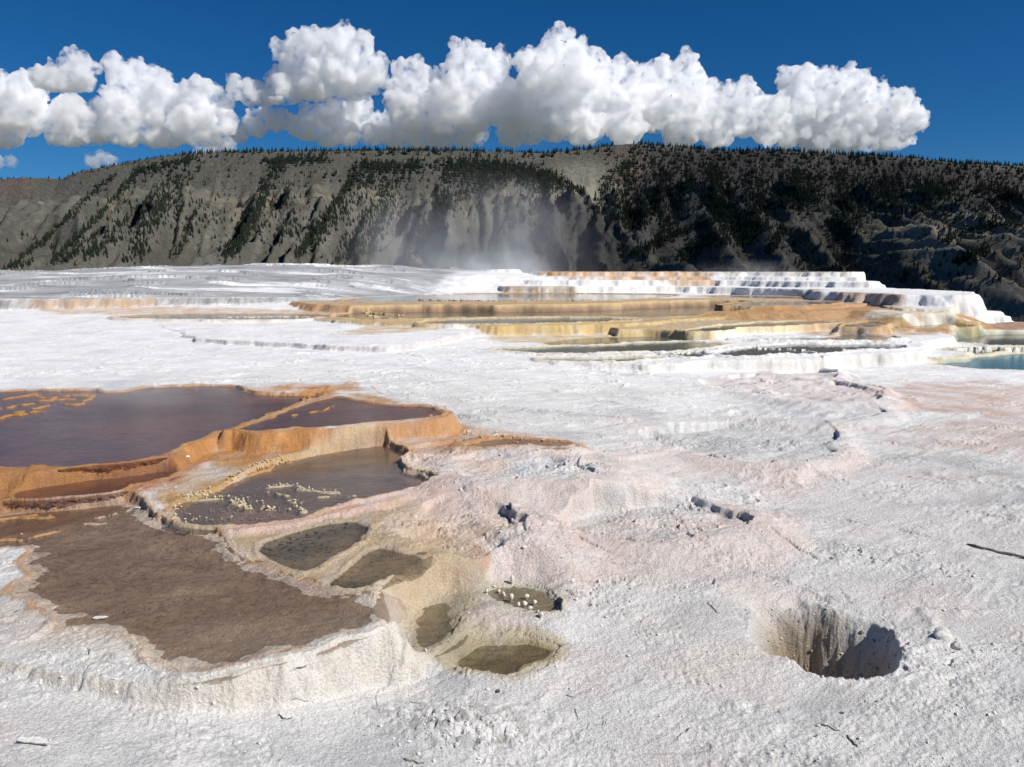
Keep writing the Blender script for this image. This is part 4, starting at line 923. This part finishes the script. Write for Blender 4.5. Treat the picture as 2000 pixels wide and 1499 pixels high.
cloud([(240,155,34),(272,145,24),(300,165,32),(235,195,34),(275,200,50),(335,200,42),(390,190,34),(425,205,30),(320,245,48),(250,250,46),(385,245,44),(435,245,34),(300,268,30),(420,270,24)], YC, 288, 'broad cumulus with two humps left of the tall white cloud', seed=3)
cloud([(470,180,26),(500,190,34),(555,140,12),(575,110,34),(610,95,36),(655,95,42),(700,110,38),(730,135,28),(640,140,50),(590,150,40),(690,155,44),(560,180,36),(620,175,36),(500,215,32),(550,225,30),(745,160,16)], YC, 196, 'tall white rounded cloud left of the middle of the sky', seed=4)
cloud([(470,262,20),(500,245,26),(535,235,26),(560,235,16),(600,245,34),(640,258,30),(680,262,28),(720,255,30),(650,225,30),(700,225,32),(745,245,26)], YC * 1.05, 285, 'low ragged grey and white cloud under the tall white one', seed=5)
cloud([(425,290,24),(450,284,16),(400,300,18)], YC * 1.2, 310, 'bright little white cloud peeping over the left mountain rim', CM2, seed=6, vox=9, disp=50)
cloud([(785,140,20),(815,150,26),(790,175,36),(835,190,48),(800,215,46),(885,205,46),(930,120,36),(900,125,34),(965,125,32),(915,160,44),(965,180,50),(920,215,46),(1000,215,46),(860,240,34)], YC, 262, 'double topped white cumulus left of the highest cloud tower', seed=7)
cloud([(770,262,32),(820,264,36),(865,268,28),(905,270,26),(935,262,20)], YC * 1.05, 290, 'pale low cloud resting on the mountain rim near the middle', seed=8)
cloud([(1095,85,28),(1080,105,34),(1120,110,38),(1150,135,30),(1050,120,26),(1020,120,16),(1060,165,48),(1120,170,58),(1180,165,44),(1220,150,36),(1250,170,36),(1020,190,42),(1170,215,50),(1090,225,56),(1240,215,50),(1030,240,44),(1140,250,44),(1220,250,42),(1000,262,30)], YC, 285, 'highest white cumulus tower in the middle of the sky', seed=9)
cloud([(1300,135,20),(1335,130,24),(1285,150,26),(1345,160,38),(1300,180,44),(1380,185,34),(1410,200,28),(1290,220,48),(1350,225,48),(1410,235,40),(1450,172,20),(1465,195,32),(1450,230,40),(1500,215,34),(1500,250,36),(1330,255,40),(1400,262,34)], YC * 1.03, 288, 'stepped white cumulus sloping down to the right of the highest tower', seed=10)
cloud([(1545,155,26),(1575,150,24),(1610,165,32),(1560,185,42),(1655,155,22),(1685,155,20),(1660,185,34),(1705,185,22),(1720,180,14),(1620,215,50),(1560,235,46),(1690,225,46),(1735,225,36),(1770,205,22),(1785,220,16),(1755,245,34),(1660,255,46),(1600,265,44),(1720,265,36),(1765,272,20),(1530,262,34)], YC * 1.1, 300, 'bright white cumulus with knobs at the right end of the cloud row', seed=11)
cloud([(1540,270,20),(1575,262,14),(1610,275,18),(1630,262,14),(1650,275,16),(1700,286,22),(1740,288,20),(1500,275,16)], YC * .95, 292, 'thin grey cloud along the rim in front of the bright right cumulus', CM2, seed=12, vox=9, disp=60)
cloud([(2,318,16),(22,318,14),(-14,316,14)], YC * 1.1, 330, 'tiny white cloud low at the left edge of the sky', CM2, seed=13, vox=8, disp=45)
cloud([(175,314,13),(195,310,15),(215,315,14),(188,320,12)], YC * 1.1, 330, 'tiny white cloud just above the low left mountain rim', CM2, seed=14, vox=8, disp=45)
for q_, (a1, a2, a3) in enumerate([(1190, 208, 15), (1325, 213, 13), (1085, 200, 12), (970, 186, 9), (1405, 212, 7), (660, 215, 12)]):
    cloud([(a1 - a3 * 2.0, a2 + 2, a3 * .9), (a1 - a3, a2 - 1, a3 * 1.0), (a1, a2, a3 * 1.1), (a1 + a3, a2 + 2, a3 * .9), (a1 + a3 * 2.1, a2 + 1, a3 * .8)], YC * .82, a2 + 10,
          ['dark cloud scrap before the white cloud right of the highest tower', 'dark cloud scrap floating before the stepped cumulus', 'torn grey wisp before the highest cloud tower', 'tiny grey wisp between the double topped cumulus and the tower',
           'tiny dark wisp at the far side of the stepped cumulus', 'grey wisp under the tall white left cloud'][q_], cloud_mat('scrap_vapour', .014, (.86, .88, .93)), seed=20 + q_, vox=7, disp=22.0)

# a thin cloud out of the picture to the right, high over the valley, whose shade dims the right half of the mountain
r = np.random.default_rng(77); V = []; F = []; o_ = 0
for _ in range(60):
    c = np.array([r.uniform(1580, 3300), r.uniform(-150, 1250), 1600 + r.normal(0, 25)]); q = r.uniform(140, 240)
    v = IV * np.array([q, q, 75]) + c; V.append(v); F.append(IF + o_); o_ += len(v)
V = np.vstack(V); org = V.mean(0); sh = link('cloud', mesh_from('cloud', V - org, np.vstack(F)), None); sh.location = org
rm = sh.modifiers.new('fuse', 'REMESH'); rm.mode = 'VOXEL'; rm.voxel_size = 30
m = bpy.data.materials.new('thin_cloud_vapour'); m.use_nodes = True; t = m.node_tree; t.nodes.clear(); out = N(t, 'ShaderNodeOutputMaterial'); v = N(t, 'ShaderNodeVolumePrincipled')
v.inputs['Density'].default_value = .0045; v.inputs['Color'].default_value = (.98, .98, 1, 1); t.links.new(v.outputs[0], out.inputs['Volume']); sh.data.materials.append(m)
tag(sh, 'thin flat cloud high over the valley beyond the right edge of the picture', 'cloud', 'cumulus clouds above the mountain')

# ------------------------------------------------------------------ steam
def steam(name, label, loc, size, dens, nscale, seed, lean=0.0):
    bm = bmesh.new(); bmesh.ops.create_icosphere(bm, subdivisions=3, radius=1)
    for v in bm.verts:
        v.co.z = v.co.z if v.co.z > -.05 else -.05
    me = bpy.data.meshes.new(name); bm.to_mesh(me); bm.free()
    m = bpy.data.materials.new(name); m.use_nodes = True; t = m.node_tree; t.nodes.clear()
    out = N(t, 'ShaderNodeOutputMaterial'); v = N(t, 'ShaderNodeVolumePrincipled'); v.inputs['Color'].default_value = (.97, .985, .98, 1); v.inputs['Anisotropy'].default_value = .1
    tc = N(t, 'ShaderNodeTexCoord'); mp = N(t, 'ShaderNodeMapping'); mp.inputs['Location'].default_value = (seed, seed * .7, 0); mp.inputs['Scale'].default_value = (nscale, nscale, nscale * .5)
    t.links.new(tc.outputs['Object'], mp.inputs[0])
    nz = N(t, 'ShaderNodeTexNoise', Scale=1.0, Detail=4.0, Roughness=.6, Distortion=.8); t.links.new(mp.outputs[0], nz.inputs['Vector'])
    ln = N(t, 'ShaderNodeVectorMath', operation='LENGTH'); t.links.new(tc.outputs['Object'], ln.inputs[0])
    f = N(t, 'ShaderNodeMapRange', interpolation_type='SMOOTHSTEP'); t.links.new(ln.outputs['Value'], f.inputs['Value'])
    for q_, x_ in zip(('From Min', 'From Max', 'To Min', 'To Max'), (.0, .98, 1.0, 0.0)): f.inputs[q_].default_value = x_
    g = N(t, 'ShaderNodeMapRange', interpolation_type='SMOOTHSTEP'); t.links.new(nz.outputs['Fac'], g.inputs['Value'])
    for q_, x_ in zip(('From Min', 'From Max', 'To Min', 'To Max'), (.40, .72, 0.06, 1.0)): g.inputs[q_].default_value = x_
    mu = N(t, 'ShaderNodeMath', operation='MULTIPLY'); t.links.new(f.outputs[0], mu.inputs[0]); t.links.new(g.outputs[0], mu.inputs[1])
    m3 = N(t, 'ShaderNodeMath', operation='MULTIPLY'); m3.inputs[1].default_value = dens; t.links.new(mu.outputs[0], m3.inputs[0])
    t.links.new(m3.outputs[0], v.inputs['Density']); t.links.new(v.outputs[0], out.inputs['Volume'])
    o = link(name, me, m); o.location = loc; o.scale = size; o.rotation_euler = (0, lean, 0)
    tag(o, label, 'steam', kind='stuff'); return o
x0, y0 = atd(935, 84)
steam('steam', 'thin grey steam drifting up from the hot springs behind the terraces', (x0, y0, 2.2), (17, 9, 12.5), .24, 1.7, 3.1, .1)
x0, y0 = atd(985, 78)
steam('steam', 'dense white steam low above the spring vent behind the grey hill', (x0, y0, 2.0), (6.5, 4, 4.2), .8, 2.2, 8.7, .25)
x0, y0 = atd(1440, 84)
steam('steam', 'low veil of steam behind the rim of the white terraces', (x0, y0, 2.0), (9, 6, 2.4), .18, 2.0, 5.7)

x0, y0 = at(290, 800, .8)
steam('steam', 'faint wisps of steam over the big maroon pool', (x0, y0, .95), (2.8, 1.4, .9), .55, 1.6, 2.3)

# ------------------------------------------------------------------ small things lying about
def lump(name, seed, sub=2, jag=.25, sq=(1, 1, 1)):
    r = np.random.default_rng(seed); bm = bmesh.new(); bmesh.ops.create_icosphere(bm, subdivisions=sub, radius=1)
    K = r.normal(0, 1.7, (7, 3)); ph = r.random(7) * 6.28
    for v in bm.verts:
        c = np.array(v.co[:]); n = sum(math.sin(float(K[i] @ c) * 1.6 + ph[i]) for i in range(7)) / 7
        f = 1 + jag * n * 1.6 + r.normal(0, jag * .12)
        v.co = Vector((c[0] * f * sq[0], c[1] * f * sq[1], c[2] * f * sq[2]))
    me = bpy.data.meshes.new(name); bm.to_mesh(me); bm.free()
    for p in me.polygons: p.use_smooth = True
    return me
crust = simple('pale_crust', (.68, .66, .62), .9, .5, 60, .15)
darkrock = simple('dark_stone', (.10, .10, .10), .85, .5, 80, .3)
wood = simple('weathered_wood', (.20, .17, .135), .85, .8, 90, .35)
knobm = simple('mineral_knob', (.60, .52, .36), .8, .4, 120, .2)
knobo = simple('orange_mineral_knob', (.55, .36, .20), .8, .4, 120, .2)
knobw = simple('white_mineral_knob', (.72, .68, .58), .8, .4, 120, .15)
def knob_mesh(seed, mat, tall=1.0):
    """cauliflower head on a short pinched stalk, one surface"""
    r = np.random.default_rng(seed); V = []; F = []
    prof = [(-.2, .55), (.1, .46), (.5 * tall, .42), (.75 * tall, .62), (1.05 * tall, .92), (1.4 * tall, .98), (1.75 * tall, .78), (1.98 * tall, .40)]
    n = 12; K = r.normal(0, 2.4, (6, 3)); ph = r.random(6) * 6.28
    for z, q in prof:
        for j in range(n):
            a = j / n * 2 * math.pi; c = np.array([math.cos(a) * q, math.sin(a) * q, z])
            k = 1 + .22 * sum(math.sin(float(K[i] @ c) + ph[i]) for i in range(6)) / 2.4 + r.normal(0, .05)
            V.append((c[0] * k, c[1] * k, z + r.normal(0, .03)))
    V.append((0, 0, 2.05 * tall)); m_ = len(prof)
    for i in range(m_ - 1):
        for j in range(n):
            a = i * n + j; b = i * n + (j + 1) % n; F.append((a, b, b + n)); F.append((a, b + n, a + n))
    for j in range(n): F.append(((m_ - 1) * n + j, (m_ - 1) * n + (j + 1) % n, m_ * n))
    me = mesh_from('mineral_knob', np.array(V, np.float32), np.array(F, np.int32)); me.materials.append(mat); return me
KM = [knob_mesh(700 + i, knobm, 1 + .3 * (i % 3)) for i in range(4)]; KO = [knob_mesh(710 + i, knobo, 1 + .2 * (i % 2)) for i in range(3)]; KW = [knob_mesh(720 + i, knobw, 1.3 + .5 * (i % 3)) for i in range(4)]
def knob(px, py, mes, size, label, group):
    p = on_ground(px, py)
    o = link('mineral_knob', mes[int(rng.integers(len(mes)))]); o.location = p + Vector((0, 0, -.003))
    q = size * rng.uniform(.65, 1.2); o.scale = (q, q, q * rng.uniform(.8, 1.15)); o.rotation_euler = (rng.normal(0, .1), rng.normal(0, .1), rng.random() * 6.28)
    tag(o, label, 'mineral knob', group)
def along(line, wdt, cnt):
    L = np.array(line, float); seg = np.hypot(*(L[1:] - L[:-1]).T); cum = np.concatenate([[0], np.cumsum(seg)])
    q = rng.random(cnt) * cum[-1]
    return zip(np.interp(q, cum, L[:, 0]) + rng.normal(0, wdt, cnt), np.interp(q, cum, L[:, 1]) + rng.normal(0, wdt * .55, cnt))
for line, wd_, ct in [([(355,975),(395,968),(450,978),(500,985),(530,998)], 8, 80), ([(345,985),(350,1005),(380,1018)], 7, 22), ([(530,1000),(585,1000),(590,985),(560,982)], 6, 40), ([(380,1016),(440,1020),(500,1018),(540,1010)], 4, 26), ([(420,1000),(500,1004)], 12, 18)]:
    for px, py in along(line, wd_, ct): knob(px, py, KM, .013, 'pale yellow mineral knob in the crowded bed at the near end of the brown pool', 'yellow knobs at the near end of the brown pool')
for px, py in along([(440,945),(470,925),(510,915),(545,905),(565,905)], 7, 60): knob(px, py, KO, .014, 'orange mineral knob in the cluster along the orange bank of the brown pool', 'orange knobs along the orange bank')
for px, py in along([(505,955),(530,950),(560,948),(600,958),(650,962),(680,964)], 5, 36): knob(px, py, KM, .010, 'small mineral knob on the low bar crossing the brown pool', 'knobs on the bar across the brown pool')
for px, py in [(951,1161),(975,1163),(982,1168),(998,1178),(1011,1187),(1024,1187),(1029,1173),(1043,1183),(1051,1199),(1056,1209),(1000,1147),(965,1150),(1035,1195),(985,1172)]:
    knob(px, py, KW, .018, 'white stubby mineral knob standing in the small olive pool by the dark ledge', 'white knobs in the small olive pool')
for px, py in [(968,850),(985,854),(1003,856),(1018,861),(1028,855),(1060,864),(1075,868),(940,858),(912,850),(925,862),(1095,866),(1010,868)]:
    knob(px, py, KM, .016, 'mineral knob in the narrow green puddle right of the orange dam', 'knobs in the narrow green puddle')

def place(name, me, px, py, size, label, cat, rz=0, sink=.3, mat=None, group=None):
    p = on_ground(px, py); o = link(name, me, mat); o.location = p + Vector((0, 0, size[2] * (1 - sink) * .5))
    o.scale = size; o.rotation_euler = (0, 0, rz); tag(o, label, cat, group); return o
# loose crumbs of broken crust
b1 = bmesh.new(); bmesh.ops.create_icosphere(b1, subdivisions=1, radius=1); LV = np.array([v.co[:] for v in b1.verts], np.float32); LF = np.array([[v.index for v in f.verts] for f in b1.faces], np.int32); b1.free()
cand = []
for n_ in range(15000):
    r_ = math.exp(rng.uniform(math.log(4.2), math.log(13))); a_r = rng.uniform(-.62, .62); cand.append((math.sin(a_r) * r_, math.cos(a_r) * r_))
cand = np.array(cand, np.float32)
zn = fbm(cand[:, 0] * .8, cand[:, 1] * 1.1, 3, 122); cl_ = fbm(cand[:, 0] * 2.5, cand[:, 1] * 2.5, 3, 124)
cand = cand[(zn + cl_ * .8 + rng.normal(0, .12, len(cand))) > .22]
for (px_, py_, sx_, sy_, n_) in [(900,1450,90,35,500), (1080,912,90,16,420), (900,1015,80,25,260), (1440,860,120,25,260), (1280,1015,110,22,240), (620,1395,200,20,90), (1620,1190,90,14,150), (1090,1290,30,22,60), (1100,840,60,10,80), (1540,770,110,8,90), (1130,1190,60,25,80), (1850,1260,60,30,60)]:
    P_ = [at(rng.normal(px_, sx_), min(1550, rng.normal(py_, sy_)), .1 if py_ > 1100 else .4) for _ in range(n_)]; cand = np.vstack([cand, np.array(P_, np.float32)])
VV = []; FF = []; off = 0; wetv = {}
for x_, y_ in cand:
    r_ = math.hypot(x_, y_); a_r = math.atan2(x_, y_)
    ii = int(np.clip(np.searchsorted(lograd, math.log(r_)), 0, NR - 1)); jj = int(np.clip(np.searchsorted(az, a_r), 0, NA - 1))
    if Wet[ii * NA + jj] > .15: continue
    q = .0028 * math.exp(abs(rng.normal(0, .75))); q = min(q, .02) * (.8 + r_ * .03)
    v = LV * (1 + rng.normal(0, .22, (len(LV), 1))) * np.array([q, q * rng.uniform(.6, 1), q * rng.uniform(.5, .9)]); an = rng.random() * 6.28
    v = np.stack([v[:, 0] * math.cos(an) - v[:, 1] * math.sin(an) + x_, v[:, 0] * math.sin(an) + v[:, 1] * math.cos(an) + y_, v[:, 2] + ground_z(x_, y_) + q * .25], -1)
    VV.append(v); FF.append(LF + off); off += len(v)
ru = link('crust_rubble', mesh_from('crust_rubble', np.vstack(VV), np.vstack(FF), False), crust)
tag(ru, 'loose white and grey crumbs of broken crust strewn over the ground', 'rubble', kind='stuff'); print('crumbs', len(VV))
VV = []; FF = []; off = 0
for n_ in range(900):
    px_, py_ = rng.uniform(1440, 1775), rng.uniform(1175, 1335); x_, y_ = at(px_, py_, 0.0)
    y_ += 0
    if ground_z(x_, y_) > -.03: continue
    q = .004 * math.exp(abs(rng.normal(0, .8))); q = min(q, .028)
    v = LV * (1 + rng.normal(0, .25, (len(LV), 1))) * np.array([q, q * rng.uniform(.6, 1), q * rng.uniform(.6, 1.1)]) + np.array([x_, y_, ground_z(x_, y_) + q * .1])
    VV.append(v); FF.append(LF + off); off += len(v)
ru2 = link('crust_rubble', mesh_from('crust_rubble', np.vstack(VV), np.vstack(FF), True), simple('brown_crust', (.36, .285, .20), .9, .4, 60, .25))
tag(ru2, 'brown crumbs of crust clinging to the wall inside the sinkhole', 'rubble', kind='stuff')
place('stone', lump('stone', 41, 2, .3), 972, 1353, (.019, .016, .013), 'small round dark stone below the olive pond', 'stone', .4, .3, darkrock)
place('stone', lump('stone', 42, 2, .3), 1644, 1397, (.016, .012, .008), 'small flat dark pebble on white crust below the sinkhole', 'stone', .2, .3, darkrock)
place('crust_lump', lump('crust_lump', 43, 4, .45), 1840, 1244, (.075, .06, .055), 'knobbly white crust lump right of the sinkhole', 'crust lump', .3, .5, crust)
place('crust_lump', lump('crust_lump', 44, 3, .5), 1866, 1268, (.035, .028, .028), 'little crust lump beside a dark hollow, under the knobbly one', 'crust lump', .3, .4, crust)
place('stone', lump('stone', 45, 2, .3), 366, 895, (.034, .024, .014), 'white pebble lying on the orange dam', 'stone', .1, .2, simple('white_pebble', (.78, .77, .75), .8))
place('stone', lump('stone', 46, 2, .35), 42, 1046, (.014, .010, .014), 'tiny white pebble in the dark water at the left edge', 'stone', .1, .2, simple('white_chip', (.78, .77, .75), .8))
def flake(px, py, L, W, rz, tilt, label, seed, mat=crust):
    r = np.random.default_rng(seed); n = 14; bm = bmesh.new()
    ring = [(math.cos(i / n * 6.283) * L * r.uniform(.75, 1.1), math.sin(i / n * 6.283) * W * r.uniform(.7, 1.15)) for i in range(n)]
    vs = [bm.verts.new((x, y, r.normal(0, .0015))) for x, y in ring]; f = bm.faces.new(vs)
    e = bmesh.ops.extrude_face_region(bm, geom=[f]); bmesh.ops.translate(bm, vec=(0, 0, .009), verts=[v for v in e['geom'] if isinstance(v, bmesh.types.BMVert)])
    bmesh.ops.recalc_face_normals(bm, faces=bm.faces)
    me = bpy.data.meshes.new('crust_flake'); bm.to_mesh(me); bm.free()
    p = on_ground(px, py); o = link('crust_flake', me, mat); o.location = p + Vector((0, 0, .012)); o.rotation_euler = (tilt, 0, rz); tag(o, label, 'crust flake'); return o
flake(195, 1213, .055, .022, .15, 0, 'white crust flake floating in the big brown pool near its front shore', 51)
flake(562, 1406, .05, .030, -.2, .25, 'upturned crust flake on the white ground below the big brown pool', 52)
flake(70, 1455, .11, .022, -.1, .3, 'long lifted crust flake at the lower left corner', 53)
flake(575, 1315, .10, .05, .35, 1.05, 'cracked square plate of crust on the pale dam front', 54, simple('dam_plate', (.60, .565, .50), .9, .5, 60, .15))
flake(268, 995, .04, .016, 0, 0, 'white crust flake at the end of the pink dam', 55)
def stick(p1, p2, rad_, label, seed, name='stick', knots=3, cat='stick', lift=.004):
    a, b = on_ground(*p1), on_ground(*p2); r = np.random.default_rng(seed); n = 10; m_ = 8; V = []; F = []
    ax = (b - a); side = ax.cross(Vector((0, 0, 1))).normalized(); up = side.cross(ax).normalized()
    for i in range(n):
        t = i / (n - 1); c = a.lerp(b, t); c.z = max(c.z, ground_z(c.x, c.y)) + rad_ * .15 + lift * .3
        c += side * r.normal(0, rad_ * .55) + up * r.normal(0, rad_ * .12)
        q = rad_ * .72 * (1 - .45 * t) * r.uniform(.8, 1.2) * (.55 if i in (0, n - 1) else 1)
        for j in range(m_):
            an = j / m_ * 6.283; k = q * r.uniform(.8, 1.15); V.append(tuple(c + side * math.cos(an) * k + up * math.sin(an) * k))
    for i in range(n - 1):
        for j in range(m_):
            p = i * m_ + j; q = i * m_ + (j + 1) % m_; F.append((p, q, q + m_, p + m_))
    F.append(tuple(range(m_ - 1, -1, -1))); F.append(tuple((n - 1) * m_ + j for j in range(m_)))
    me = bpy.data.meshes.new(name); me.from_pydata(V, [], F)
    for pl_ in me.polygons: pl_.use_smooth = True
    o = link(name, me, wood)
    tag(o, label, cat); return o
stick((1888, 1068), (2030, 1100), .028, 'grey weathered log lying at the right edge of the crust', 61, 'log', cat='log')
stick((1381, 1179), (1402, 1199), .008, 'short dark twig left of the sinkhole', 62)
stick((1604, 1415), (1640, 1432), .009, 'dark stick on the crust below the sinkhole', 63)
stick((1652, 1440), (1676, 1461), .011, 'thick dark stick end lowest right of the sinkhole stick', 64)
stick((788, 1488), (828, 1497), .012, 'brown twig cut by the bottom edge of the picture', 65)
stick((570, 1378), (602, 1372), .004, 'thin grey twig at the foot of the pale dam', 66)
stick((802, 1373), (823, 1376), .004, 'thin grey twig on smooth crust right of the pale dam', 67)
stick((1122, 1388), (1128, 1410), .006, 'short dark twig below the olive pond', 68)
stick((1106, 1360), (1124, 1367), .004, 'thin pale twig above the short dark one', 69)
